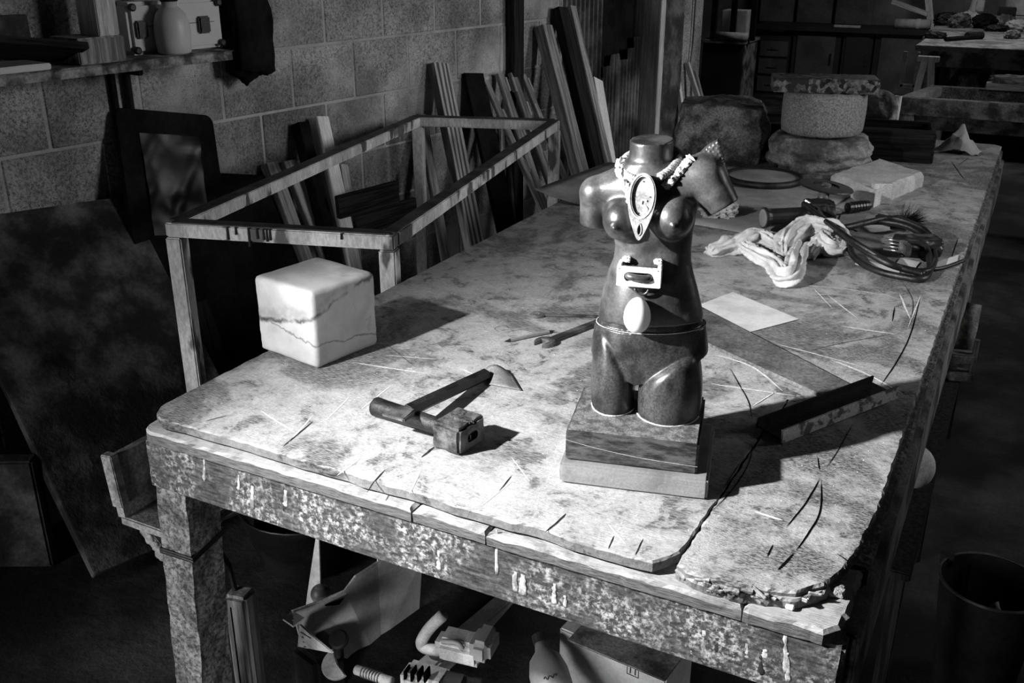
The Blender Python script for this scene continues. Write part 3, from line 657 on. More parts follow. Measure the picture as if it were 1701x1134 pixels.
# trough bolted to the left end
tr = thing('side_trough', 'plank trough bolted to the left end of the workbench', 'trough', (XL-.1, 1.5, .6))
A0 = PY(205, 848, 1.17); A1 = PY(183, 757, 1.17)
zb = A0.z-.01; xo = A0.x
putbar('board', (xo+.01, 1.16, zb+.03), (A1.x+.01, 1.16, A1.z+.012), .03, .02, (1, 0, 0), 'trough_wood', tr)
vs = [(xo-.005, 1.16, zb), (A1.x-.005, 1.16, A1.z), (A1.x-.005, 2.0, A1.z), (xo-.005, 2.0, zb)]
nv = V((1, 0, .1)).normalized()*.02
link('side_board', mesh([V(v) for v in vs]+[V(v)+nv for v in vs], [(0, 1, 2, 3), (7, 6, 5, 4), (0, 4, 5, 1), (1, 5, 6, 2), (2, 6, 7, 3), (3, 7, 4, 0)]), 'trough_wood', tr)
link('bottom_board', boxm(((xo+XL)/2, 1.58, zb-.008), (XL-xo, .84, .02), bev=.003, cuts=3, amp=.002), 'trough_wood', tr)
link('end_board', boxm(((xo+XL)/2+.01, 1.985, zb+.05), (XL-xo-.03, .02, .10)), 'dark_wood', tr)
putbar('brace', (xo+.03, 1.20, zb-.03), (XL+.0, 1.20, zb-.17), .03, .035, (1, 0, 1), 'trough_wood', tr)
for k, (t, r) in enumerate(((.15, .011), (.35, .014), (.25, .009))):
    p = V((xo+.03, 1.182, zb-.03)).lerp(V((XL, 1.182, zb-.17)), t)
    link('plaster_lump', rocky(p-V((0, 0, r)), (r*2, r, r*2.4), lev=2, amp=.25, seed=k, flat=False), 'trough_wood', tr, smooth=True)
putbar('stick', (xo+.05, 1.35, zb+.012), (XL-.012, 1.30, zb+.10), .018, .01, (0, 1, 0), 'trough_wood', tr)
# wooden block hanging behind the front leg
hb = thing('timber_block', 'long squared wooden block standing just behind the front left leg', 'wooden block', (-1.30, 1.29, 0))
q = PY(380, 985, 1.26); zt_ = PY(380, 975, 1.29).z
link('body', boxm((q.x, 1.29, zt_/2), (.055, .05, zt_), rot=.2, bev=.008), 'old_wood', hb)
link('groove', boxm((q.x-.004, 1.2645, zt_*.5), (.003, .003, zt_*.85), rot=.2, bev=0), 'black_gap', hb)
link('hook', tubem([(q.x-.01, 1.29, zt_-.01), (q.x-.02, 1.29, zt_+.06), (q.x-.035, 1.285, zt_+.09)], .006, 8), 'rusty_iron', hb)
# ================================================================== SCULPTURE
def rot_of(a, b): d = (b-a); return math.atan2(d.y, d.x)
bFL, bFR = P(928, 803), P(1174, 833)
th_s = rot_of(bFL, bFR); wS, dS = (bFR-bFL).length, .195
ctr = V((-.4782, 1.3584, TZ))
sc = thing('torso_sculpture', 'dark stone female torso with rope pendant on a stepped black and white base', 'sculpture', (ctr.x, ctr.y, TZ), th_s)
M1, M2 = .036, .052
link('marble_plinth', boxm((0, .008, M1/2), (wS, dS, M1), bev=.004, cuts=5, amp=.0012, fr=60), 'alabaster', sc, local=True, smooth=False)
bw, bd = .206, .174; bx, by = -.006, .011
link('black_plinth', boxm((bx, by, M1+M2/2), (bw, bd, M2), bev=.003, cuts=2, amp=.0006), 'black_base', sc, local=True)
link('plinth_top', boxm((bx, by, M1+M2+.0006), (bw-.006, bd-.006, .0016), bev=.0005), 'base_top', sc, local=True)
link('plinth_seam', tubem(spline([V((bx-bw/2, by-bd/2-.0002, M1+.036)), V((bx-.05, by-bd/2-.0002, M1+.026)), V((bx+.02, by-bd/2-.0002, M1+.018)), V((bx+bw/2, by-bd/2-.0002, M1+.014))], 8), .0005, 5), 'plaque', sc, local=True)
BZ = M1+M2+.0014; OX, OY = .003, .044
zt = np.array([-.05, 0, .04, .08, .11, .14, .17, .20, .23, .25, .27, .295, .32, .345, .365, .385, .42])
at = np.array([.080, .081, .087, .091, .090, .086, .081, .0745, .066, .060, .0585, .061, .066, .069, .064, .045, .026])
bt = np.array([.050, .050, .052, .053, .053, .052, .050, .047, .044, .042, .041, .042, .045, .044, .040, .034, .025])
cx_ = np.array([0, 0, 0, 0, 0, 0, -.001, -.003, -.004, -.003, -.003, -.005, -.007, -.008, -.010, -.013, -.015])
NX = -.014
def smax(a, b, k): return -smin(-a, -b, k)
def body(X, Y, Z):
    a = np.interp(Z, zt, at); b = np.interp(Z, zt, bt); c = np.interp(Z, zt, cx_)
    x, y = (X-c)/a, Y/b; k = (np.abs(x)**2.3+np.abs(y)**2.3)**(1/2.3); return (k-1)*np.minimum(a, b)*.9
def upper(X, Y, Z):
    d = np.maximum(body(X, Y, Z), Z-.40)
    d = smin(d, caps(X, Y, Z, (-.045, .004, .368), (-.094, 0, .350), .024, .0245), .022)      # viewer's left shoulder
    d = smin(d, caps(X, Y, Z, (-.030, .008, .385), (-.078, .004, .356), .016, .020), .012)    # trapezius
    d = smin(d, caps(X, Y, Z, (.004, .008, .385), (.050, .004, .386), .016, .022), .012)
    la = np.maximum(caps(X, Y, Z, (-.095, 0, .350), (-.099, .002, .27), .0245, .019), (.2966-.15*(X+.09))-Z)
    d = smin(d, la, .006)
    d = smin(d, caps(X, Y, Z, (.030, .004, .374), (.068, .002, .383), .026, .0285), .022)     # right shoulder, raised
    arm = caps(X, Y, Z, (.068, .002, .383), (.125, -.012, .300), .0285, .0235)
    wing = np.abs(Y-.020)-.013                                                               # rough broken spur behind the shoulder
    for (x0, z0, x1, z1) in ((.036, .400, .083, .437), (.083, .437, .116, .335), (.116, .335, .09, .31), (.09, .31, .036, .400)):
        ex, ez = x1-x0, z1-z0; l = math.hypot(ex, ez); wing = np.maximum(wing, ((X-x0)*-ez+(Z-z0)*ex)/l)
    arm = smin(arm, wing+.0012*np.sin(X*900)*np.sin(Z*700), .012)
    n = np.array([.56, -.12, -.81]); n = n/np.linalg.norm(n); arm = np.maximum(arm, (X-.098)*n[0]+Y*n[1]+(Z-.338)*n[2])
    d = smin(d, arm, .008)
    d = smin(d, np.sqrt((X-NX)**2+(Y-.004)**2)-.0325+np.maximum(0, .378-Z)*2.5, .012)          # neck
    d = smin(d, ell(X, Y, Z, (-.048, -.028, .319), (.031, .038, .033)), .006)
    d = smin(d, ell(X, Y, Z, (.027, -.030, .327), (.030, .038, .033)), .006)
    for ox, oz in ((-.055, .315), (.031, .324)):
        d = smin(d, ell(X, Y, Z, (ox, -.0645, oz), (.0085, .004, .0085)), .004); d = smin(d, ell(X, Y, Z, (ox, -.067, oz), (.0042, .006, .0042)), .003)
    d = smin(d, ell(X, Y, Z, (-.005, -.028, .19), (.045, .024, .045)), .02)                   # belly
    d = np.maximum(d, Z-(.4345+.08*Y+.05*(X-NX)))                                             # neck cut
    return np.maximum(d, .156-Z+.06*X)
def lower(X, Y, Z):
    pel = smin(body(X, Y, Z)-.0015, ell(X, Y, Z, (-.012, -.030, .115), (.05, .027, .06)), .015)
    pel = np.maximum(pel, .055-Z+.45*np.abs(X+.014))
    l = ell(X, Y, Z, (-.052, -.010, .05), (.039, .052, .125)); r = ell(X, Y, Z, (.037, -.018, .035), (.053, .058, .120))
    l = smax(l, X+.0185, .010); r = smax(r, -X-.0130, .010)
    l = smax(l, (X+.014)*.815+(Z-.060)*.58, .016); r = smax(r, (X+.014)*-.56+(Z-.060)*.83, .018)
    d = smin(np.minimum(l, r), pel, .0025)
    band = np.maximum(np.maximum(body(X, Y, Z)+.0012, Z-.164), .13-Z)
    d = np.maximum(d, Z-.1465-.05*X)
    return np.maximum(np.minimum(d, band), .0-Z)
off = V((OX, OY, BZ))
def skin(f, lo, hi, h, mat, name, par):
    me = snet(f, lo, hi, h); me.transform(Matrix.Translation(off)); o = link(name, me, mat, par, local=True, smooth=True)
    return o
to = skin(upper, (-.13, -.09, .14), (.14, .08, .455), .0021, 'patina', 'torso', sc)
hi_ = skin(lower, (-.11, -.09, -.006), (.11, .08, .172), .0021, 'polished', 'hips', sc)
link('waist_line', tubem([V((.0868*math.cos(a), .0535*math.sin(a)*(1.06 if math.sin(a) < 0 else 1), .1465+.05*.0868*math.cos(a)))+off for a in [2*math.pi*i/60 for i in range(61)]], .0006, 5), 'scratch_dust', hi_, local=True)
def sy(x, z, f=upper):
    ys_ = np.linspace(-.13, .05, 721); d = f(np.full_like(ys_, x), ys_, np.full_like(ys_, z)); i = np.argmax(d < 0); return ys_[i]
# plaster left round the feet
random.seed(4); lp = []
for (ex, ey, ea, eb) in ((-.052, -.010, .0360, .0475), (.037, -.018, .0507, .0555)):
    lp.append(tubem([V((ex+ea*math.cos(t), ey+eb*math.sin(t), .0008))+off for t in [math.pi*1.05+math.pi*.9*i/24 for i in range(25)]], lambda q: .0012+.001*mn.noise(V((q*30, ex, 0))), 5))
link('grout', join(*lp), 'scratch_dust', hi_, local=True)
# necklace: rope and plaster collar
ringpts = []
for i in range(49):
    a = math.radians(-62+304*i/48); ca, sa = math.cos(a), math.sin(a)     # from right front round the back to left front
    fr_ = max(0, -sa)
    ringpts.append(V((NX+.0415*ca*(1-.10*fr_), .004+.040*sa*(1+.22*fr_), .404-.022*fr_+.010*max(0, sa)+.006*ca)))
rp_ = spline(ringpts, 6); st = []
for k in range(3):
    pts = []
    for i, p in enumerate(rp_):
        t = (rp_[min(i+1, len(rp_)-1)]-rp_[max(i-1, 0)]).normalized(); n = t.cross(V((0, 0, 1))).normalized(); b = t.cross(n); ph = i*.42+k*2.094
        pts.append(p+off+(n*math.cos(ph)+b*math.sin(ph))*.0033)
    st.append(tubem(pts, .0034, 6))
link('rope', join(*st), 'rope', sc, local=True, smooth=True)
def snap(p):
    p = np.array(p, float)
    for _ in range(25):
        e = 1e-4; f0 = float(upper(*[np.array([c]) for c in p])[0]); gr_ = np.array([float(upper(*[np.array([c]) for c in p+e*np.eye(3)[k]])[0])-f0 for k in range(3)])/e
        p = p-.8*f0*gr_/max(.2, gr_ @ gr_)
    return V(p)
for sx, path in ((-1, [(-.052, .014, .40), (-.056, -.008, .39), (-.050, -.028, .378), (-.040, -.042, .362), (-.034, -.048, .350)]), (1, [(.046, -.008, .412), (.036, -.022, .402), (.024, -.034, .386), (.012, -.042, .374)])):
    pts = [snap(p)+off for p in spline(path, 7)]
    me = tubem(pts, lambda q: .0062*(1+.8*mn.noise(V((q*16, sx, 0)))), 14, prof=lambda q, a_: 1+.5*mn.noise(V((math.cos(a_)*2, math.sin(a_)*2, q*22+sx))))
    link('plaster_collar', me, 'plaster', sc, local=True)
# pendant plaque hanging on the breastbone
def tear(u, grow=0):   # outline in (u, v), v up, origin top
    pts = []
    for i in range(64):
        a = 2*math.pi*i/64; x, y = math.sin(a), math.cos(a)
        w = .0205; v = -.034+.034*y if y > 0 else -.034+.064*y
        k = 1 if y > 0 else (1-.70*min(1, (-y)**1.5*1.05))
        pts.append((x*(w+grow)*k if y > 0 else x*(w+grow)*(k+.25*(-y)), v+grow*y))
    return pts
top_z, bot_z = .394, .300
pt = V((NX-.004, -.046, top_z)); pb_ = V((NX-.004, -.073, bot_z))
vd = (pt-pb_).normalized(); nd = V((1, 0, 0)).cross(vd).normalized()   # points to the viewer side?
if nd.y > 0: nd = -nd
mP = Matrix((V((1, 0, 0)), vd, nd)).transposed().to_4x4(); mP.translation = off+pt
def plate(out, inn, t0, t1):
    n = len(out); vs = [V((p[0], p[1], t0)) for p in out]+[V((p[0], p[1], t1)) for p in out]+[V((p[0], p[1], t1)) for p in inn]+[V((p[0], p[1], t0)) for p in inn]; fs = []
    for i in range(n):
        j = (i+1) % n
        for a, b in ((0, 1), (1, 2), (2, 3), (3, 0)): fs.append((a*n+i, a*n+j, b*n+j, b*n+i))
    bm = bmesh.new(); bm.from_mesh(mesh(vs, fs)); return bmm(bm)
inn = [(.0150*math.sin(2*math.pi*i/64), -.034+.0285*math.cos(2*math.pi*i/64)) for i in range(64)]
pe = link('pendant', plate(tear(0), inn, -.006, .0055), 'plaque', sc, local=True); pe.data.transform(mP)
pl = link('pendant_plate', prismm([(p[0]*.995, p[1]) for p in inn][::-1], -.004, .0015), 'plaque', pe, local=True); pl.data.transform(mP)
rm = tubem([mP @ V((p[0]*1.18, -.034+(p[1]+.034)*1.12, .0058)) for p in inn+inn[:1]], .0011, 6); link('pendant_rim', rm, 'scratch_dust', pe, local=True)
five = tubem([mP @ V(v) for v in spline([V((.0075, -.040, .002)), V((.001, -.039, .002)), V((0, -.046, .002)), V((.006, -.048, .002)), V((.0085, -.053, .002)), V((.005, -.058, .002)), V((-.001, -.056, .002))], 6)], .0016, 6); link('relief_figure', five, 'scratch_dust', pe, local=True)
for u, v in ((0, -.012), (-.0115, -.034), (.0115, -.034), (-.004, -.058)): link('pin', lathem([(.0009, 0), (.0009, .002)], mP @ V((u, v, .001)), 8, axis=nd), 'ink', pe, local=True)
sl = [mP @ V(((.0033*math.sin(a))*(1-.2*math.cos(a)), -.082+.0085*math.cos(a), .0056)) for a in [2*math.pi*i/20 for i in range(21)]]
link('pendant_slot_rim', tubem(sl, .0013, 6), 'plaque', pe, local=True)
link('pendant_slot', mesh([p+nd*.0003 for p in sl[:-1]], [tuple(range(20))]), 'black_gap', pe, local=True)
# little drawer set in the belly
zd = .242; yd = sy(-.012, zd)+.006; dw, dh, dd = .066, .032, .030; dx = -.016
inn2 = [(math.copysign(.0145, math.cos(t))+.0075*math.cos(t), .0075*math.sin(t)-.001) for t in [2*math.pi*(i+.5)/40 for i in range(40)]]
def rectpt(t): # same angles on the plate outline
    c_, s_ = math.cos(t), math.sin(t); k = min(dw/2/max(1e-6, abs(c_)), dh/2/max(1e-6, abs(s_))); return (c_*k, s_*k)
angs = [math.atan2(q[1], q[0]) for q in inn2]
dM = Matrix((V((1, 0, 0)), V((0, 0, 1)), V((0, -1, 0)))).transposed().to_4x4(); dM.translation = off+V((dx, yd-dd+.004, zd))
dr = link('drawer_case', plate([rectpt(t) for t in angs], inn2, 0, .005), 'plaster', sc, local=True); dr.data.transform(dM)
for nm, c_, s_ in (('drawer_side', (dx-dw/2+.003, yd-dd/2+.003, zd), (.006, dd-.004, dh)), ('drawer_side', (dx+dw/2-.003, yd-dd/2+.003, zd), (.006, dd-.004, dh)), ('drawer_floor', (dx, yd-dd/2+.003, zd-dh/2+.002), (dw-.012, dd-.004, .004))):
    link(nm, boxm(off+V(c_), s_, bev=.0008), 'plaster', dr, local=True)
o = link('drawer_back', boxm(off+V((dx, yd-dd*.45, zd)), (dw-.01, .004, dh-.01), bev=0), 'polished', dr, local=True)
o = link('drawer_pull', tubem([off+V(p) for p in spline([V((dx-.020, yd-dd*.55, zd-.001)), V((dx-.014, yd-dd-.001, zd+.0)), V((dx, yd-dd-.004, zd-.001)), V((dx+.014, yd-dd-.001, zd-.001)), V((dx+.020, yd-dd*.55, zd-.001))], 6)], .0055, 10), 'patina', dr, local=True, smooth=True)
for sx in (-1, 1): link('screw', lathem([(.0011, 0), (.0011, .001)], off+V((dx+sx*(dw/2-.004), yd-dd, zd+.011)), 8, axis=(0, -1, 0)), 'ink', dr, local=True)
for sx, q in ((-.022, .006), (.026, .008)): link('plaster_bead', rocky(off+V((dx+sx, yd-q, zd+dh/2-.001)), (.012, .012, .008), lev=2, amp=.3, seed=1), 'scratch_dust', dr, local=True)
# stone egg on a small bezel
ze = .184; ye = sy(-.014, .18)-.014
eg = link('stone_egg', lathem([(max(.0004, .0205*math.sin(math.pi*i/24)*(1+.10*math.cos(math.pi*i/24))), -.0285*math.cos(math.pi*i/24)) for i in range(25)], off+V((-.015, ye, ze-.003)), 32), 'egg', sc, local=True, smooth=True)
link('bezel', tubem([off+V((-.011+.010*math.cos(a), ye+.008, ze+.037+.009*math.sin(a))) for a in [math.pi+math.pi*i/16 for i in range(17)]], .0022, 8), 'patina', sc, local=True, smooth=True)
# ================================================================== MARBLE CUBE
L0, F0, R0 = P(432, 580), P(527, 615), P(630, 572)
ra = rot_of(L0, F0); cw, cd = (F0-L0).length, (R0-F0).length; cc = (L0+R0)/2
def cubem(h):
    bm = bmesh.new(); bmesh.ops.create_cube(bm, size=1)
    for v in bm.verts: v.co = V((v.co.x*cw, v.co.y*cd, v.co.z*h))
    bmesh.ops.bevel(bm, geom=list(bm.edges), offset=.012, segments=4, affect='EDGES', profile=.55)
    bmesh.ops.subdivide_edges(bm, edges=[e for e in bm.edges if e.calc_length() > .05], cuts=12, use_grid_fill=True)
    for v in bm.verts:
        u = v.co.normalized(); e = sorted((abs(v.co.x)/cw, abs(v.co.y)/cd, abs(v.co.z)/h)); k = max(0, (e[1]-.40)/.1)
        v.co -= u*(.0035*k*abs(mn.noise(v.co*90))+.0012*mn.noise(v.co*30))
    bm.transform(Matrix.Translation((cc.x, cc.y, TZ+h/2)) @ Matrix.Rotation(ra, 4, 'Z')); return bmm(bm)
cu = tag(link('marble_cube', cubem(.164), 'marble', smooth=True), 'rough-edged white veined marble cube near the left edge of the workbench', 'marble cube')
# ================================================================== CLUB HAMMER
h0 = .050; zc = TZ+.025
a = P(785, 724, zc); e = P(622, 672, TZ+.020)
hd = (e-a).normalized(); hx = V((-hd.y, hd.x, 0)).normalized()     # head long axis is across the handle
hm = thing('club_hammer', 'dark club hammer with a scarred square iron head, lying on the bench', 'hammer', (a.x, a.y, TZ))
R = Matrix((hx, -V((hd.x, hd.y, 0)).normalized(), V((0, 0, 1)))).transposed()
hl, hwid = .074, .060
hc = V((a.x, a.y, TZ+h0/2+.0005))+V((hd.x, hd.y, 0)).normalized()*hwid/2
head = boxm((0, 0, 0), (hl, hwid, h0), bev=.005, seg=2, cuts=4, amp=.0022, fr=60)
head.transform(Matrix.Translation(hc) @ R.to_4x4())
ho = link('head', head, 'hammer_iron', hm)
ov = [hc+R @ V((.012*math.cos(t), hwid/2+.0002, .0075*math.sin(t)-.001)) for t in [2*math.pi*i/24 for i in range(24)]]
ov = [hc+R @ V((math.copysign(.008, math.cos(t))+.006*math.cos(t), hwid/2+.0006, .0075*math.sin(t)-.001)) for t in [2*math.pi*(i+.5)/24 for i in range(24)]]
link('handle_eye', mesh(ov, [tuple(range(24))]), 'black_gap', ho)
link('burr', join(rocky(hc+R @ V((.0, hwid*.2, h0/2-.004)), (.03, .012, .006), lev=3, amp=.35, seed=3), rocky(hc+R @ V((-.02, -.01, h0/2-.004)), (.018, .02, .005), lev=3, amp=.35, seed=8)), 'hammer_iron', ho)
s0 = hc+hd*hwid/2; s0.z = TZ+.022; e2 = V((e.x, e.y, TZ+.0175))
link('handle', tubem([s0.lerp(e2, t) for t in (0, .1, .3, .5, .7, .85, .93, .975, 1)], lambda q: .0145+.004*q if q < .96 else .014, 18), 'rusty_iron', hm, smooth=True)
# ================================================================== STONE CHISEL
c0, c1 = P(652, 694, TZ+.044), P(806, 622, TZ+.0095)
ch = thing('stone_chisel', 'dark flat stone chisel leaning on the hammer handle', 'chisel', (c1.x, c1.y, TZ))
d = (c1-c0).normalized(); q = c0+d*.045
link('bar', tubem([q-d*.002, c1], .0125, 6), 'rusty_iron', ch)
me, m_ = bar(c0, q, .042, .014, V((-d.y, d.x, 0)), bev=.002)
for v in me.vertices:
    if v.co.z < -.01: v.co.x *= 1.12; v.co.y *= .35
    else: v.co.x *= .72
link('blade', me, 'worn_steel', ch, mtx=m_)
# curled sheet offcut
p0 = [P(804, 618), P(848, 620), P(866, 650), P(812, 640)]
cvs, cfs = [], []
for i in range(13):
    for j in range(9):
        u, v = i/12, j/8; w = p0[0].lerp(p0[1], u).lerp(p0[3].lerp(p0[2], u), v)
        cvs.append(w+V((0, 0, .002+.018*(1-v)*math.sin(math.pi*min(1, u*1.1))**.8*(1-.4*u))))
for i in range(12):
    for j in range(8): cfs.append((i*9+j, i*9+9+j, i*9+10+j, i*9+j+1))
o = tag(link('sheet_offcut', mesh(cvs, cfs), 'offcut_grey', smooth=True), 'small curled triangular metal offcut beyond the chisel end', 'offcut')
s_ = o.modifiers.new('thickness', 'SOLIDIFY'); s_.thickness = .0012
# ================================================================== WRENCHES, PENCIL
def flat_outline(pts, th, z0, mat, name, parent=None):
    return link(name, prismm(pts, z0, z0+th, bev=min(.0015, th*.3)), mat, parent)
def wrench(name, label, a, b, head, w, th, mat, jaw=.5):
    a, b = V(a), V(b); d = (b-a).normalized().to_2d(); n = V((-d.y, d.x)); A = a.to_2d()
    t = thing(name, label, 'wrench', (a.x, a.y, TZ), group='tools in front of the sculpture')
    r = head; out = []
    for i in range(19):      # open jaw facing -d, tilted
        an = math.radians(215+ (505-215)*i/18); out.append(A+d*(r*math.cos(an-math.radians(180)+math.pi))*1+n*(r*math.sin(an-math.radians(180)+math.pi)))
    out = []
    for i in range(23):
        an = math.radians(-135+270*i/22); out.append(A+d*(r*1.1*math.cos(an))+n*(r*math.sin(an)))
    j = r*jaw
    out += [A-d*r*.95+n*j*1.0, A+d*r*.05+n*j*.95, A+d*r*.25+n*j*.3, A+d*r*.25-n*j*.3, A+d*r*.05-n*j*.95, A-d*r*.95-n*j*1.0]
    flat_outline(out, th, TZ+.001, mat, 'jaw_head', t)
    putbar('shaft', V((*(A+d*r*.9), TZ+.001+th*.45)), V((b.x, b.y, TZ+.001+th*.45)), w, th*.8, V((n.x, n.y, 0)), mat, t, bev=.002)
    e = V((b.x, b.y)); ring = [e+V((math.cos(2*math.pi*i/24), math.sin(2*math.pi*i/24)))*r*.8 for i in range(24)]; hole = [e+V((math.cos(2*math.pi*i/24), math.sin(2*math.pi*i/24)))*r*.45 for i in range(24)]
    rg = plate(ring, hole, TZ+.001, TZ+.001+th); link('ring_end', rg, mat, t)
    return t
wrench('open_wrench', 'small open-ended wrench, farther one left of the sculpture', P(893, 525), P(1040, 529), .0155, .010, .006, 'worn_steel')
wrench('large_wrench', 'large adjustable wrench, nearer one left of the sculpture', P(905, 572, TZ), P(1040, 520, TZ), .022, .020, .009, 'worn_steel')
pc = thing('pencil', 'grey carpenter pencil lying in front of the wrenches', 'pencil', P(878, 560))
a, b = P(838, 567, TZ+.004), P(912, 551, TZ+.004); d = (b-a).normalized()
link('shaft', tubem([a+d*.014, b], .0042, 6), 'grey_plastic', pc); link('point', tubem([a, a+d*.014], lambda q: .0006+.0036*q, 6), 'ink', pc)
link('end_cap', tubem([b, b+d*.006, b+d*.014], lambda q: .0042*(1-.8*q), 6), 'ink', pc)
# ================================================================== STRAIGHTEDGE, ANGLE IRON, PAPER
a1, a2, b2, b1 = P(1150, 508), P(1436, 657), P(1375, 668), P(1140, 560)
me = prismm([V(b1[:2]), V(b2[:2]), V(a2[:2]), V(a1[:2])], TZ+.003, TZ+.009, bev=.001)
tag(link('straightedge', me, 'rule_wood'), 'flat dark wooden straightedge running behind the sculpture to the angle iron', 'straightedge')
ai = thing('angle_iron', 'short length of angle iron resting on the straightedge', 'angle iron', P(1370, 690))
f0, f1 = P(1297, 737, TZ+.0), P(1488, 662, TZ+.008); k0, k1 = P(1255, 700, TZ+.026), P(1420, 652, TZ+.034)
d = (f1-f0).normalized(); n = V((d.y, -d.x, 0)).normalized()
# two flanges of an L: one upright facing the viewer, one sloping behind
up_ = V((0, 0, .032))
def flange(q0, q1, w, t): # quad slab spanned by edge q0-q1 and offset w
    nn = (q1-q0).cross(w).normalized()*t; vs = [q0, q1, q1+w, q0+w]; return mesh(vs+[v+nn for v in vs], [(3, 2, 1, 0), (4, 5, 6, 7), (0, 1, 5, 4), (1, 2, 6, 5), (2, 3, 7, 6), (3, 0, 4, 7)])
b0 = f0.copy(); b0.z = TZ+.002; b1_ = f1.copy(); b1_.z = TZ+.010
link('flange', flange(b0, b1_, V((0, 0, .024))+n*-.002, .004), 'lit_flange', ai)  # near flange is paler: the light on it is put into the colour
back = -n*.060+V((0, 0, .004))
link('flange', flange(b0+V((0, 0, .003)), b1_+V((0, 0, .003)), back, .004), 'rusty_iron', ai)
link('flange', flange(b0+back, b1_+back, V((0, 0, .020))+n*.003, .004), 'rusty_iron', ai)
pap = [P(1217, 486), P(1160, 508), P(1244, 553), P(1327, 531)]
tag(link('paper_sheet', prismm([V(p[:2]) for p in pap], TZ+.0012, TZ+.0022), 'paper'), 'pale sheet of paper flat on the bench right of the sculpture', 'paper')
# ================================================================== SHEETS UNDER THE CLUTTER
bs = [P(888, 329), P(1295, 400), P(1420, 322), P(1010, 272)]
cvs, cfs = [], []
for i in range(25):
    for j in range(13):
        u, v = i/24, j/12; w = bs[0].lerp(bs[1], u).lerp(bs[3].lerp(bs[2], u), v); cvs.append(w+V((0, 0, .004+.025*max(0, 1-u*4)**2*(1-v))))
for i in range(24):
    for j in range(12): cfs.append((i*13+j, i*13+13+j, i*13+14+j, i*13+j+1))
o = tag(link('fibre_sheet', mesh(cvs, cfs), 'sheet', smooth=True), 'thin grey fibre sheet with a lifted corner under the tools behind the sculpture', 'sheet')
s_ = o.modifiers.new('thickness', 'SOLIDIFY'); s_.thickness = .003; s_.offset = 1
SZ = TZ+.0078
c = P(1192, 358, SZ)
tag(link('crumpled_paper', rocky((c.x, c.y, SZ-.001), (.10, .07, .05), rz=.3, lev=4, amp=.35, fr=4, sq=.3, seed=6), 'dim_cloth'), 'small crumpled paper ball beside the sculpture arm', 'paper')
# ================================================================== STONES
p = P(1165, 268); tag(link('stone_block', rocky((p.x+.03, p.y+.14, TZ), (.33, .30, .235), rz=.25, lev=5, amp=.13, fr=1.8, sq=.66, seed=12), 'rough_stone', smooth=True), 'rough dark stone block standing behind the sculpture shoulder', 'stone block')
p = P(1335, 288); c1 = V((p.x+.02, p.y+.13, TZ))
tag(link('field_stone', rocky(c1, (.35, .28, .145), rz=.35, lev=5, amp=.16, fr=1.5, sq=.45, seed=21), 'field_stone', smooth=True), 'pale rounded stone at the bottom of the stone stack', 'stone')
zt2 = TZ+.135
dm = [(.02, 0), (.135, .0), (.145, .008), (.148, .03), (.150, .10), (.147, .143), (.14, .15), (.02, .15)]
me = lathem(dm, (c1.x, c1.y, zt2), 48)
for v in me.vertices: v.co += mn.noise_vector(v.co*30)*.004
tag(link('stone_drum', me, 'granite', smooth=True), 'speckled round stone drum in the middle of the stone stack', 'stone')
a, b = PY(1270, 157, c1.y-.05), PY(1428, 165, c1.y-.05)
zt3 = zt2+.152
tag(link('breccia_slab', boxm((c1.x-.005, c1.y-.02, zt3+.025), (.37, .16, .05), rot=.30, bev=.003, cuts=3, amp=.001), 'breccia'), 'polished mottled slab lying on top of the stone stack', 'stone slab')
# round tray
p = P(1268, 300, SZ); tr_ = thing('round_turntable', 'flat round turntable with a dark rim, left of the grinder disc', 'turntable', (p.x, p.y, SZ))
link('plate', lathem([(.01, 0), (.125, 0), (.128, .004), (.128, .014), (.02, .016)], (p.x, p.y, SZ), 40), 'sheet', tr_, smooth=False)
link('rim', lathem([(.126, .0), (.136, .002), (.138, .012), (.134, .022), (.124, .022), (.120, .0165)], (p.x, p.y, SZ), 48, closed=False), 'rusty_iron', tr_, smooth=True)
# white stone blocks
q0, q1, q2, q3 = P(1378, 312), P(1450, 345), P(1532, 310), P(1458, 285)
me = prismm(wob(dense([V(x[:2]) for x in (q0, q1, q2, q3)], .02), .006, 20, 3), TZ, TZ+.052, bev=.012, jit=.004, fr=18)
tag(link('white_stone_block', me, 'white_stone'), 'large pale stone block with soft edges at the back right of the bench', 'stone block')
p = P(1462, 338); tag(link('small_white_block', boxm((p.x, p.y, TZ+.034), (.062, .03, .068), rot=.45, bev=.003, cuts=3, amp=.002), 'white_stone'), 'small upright white stone block leaning against the large pale one', 'stone block')
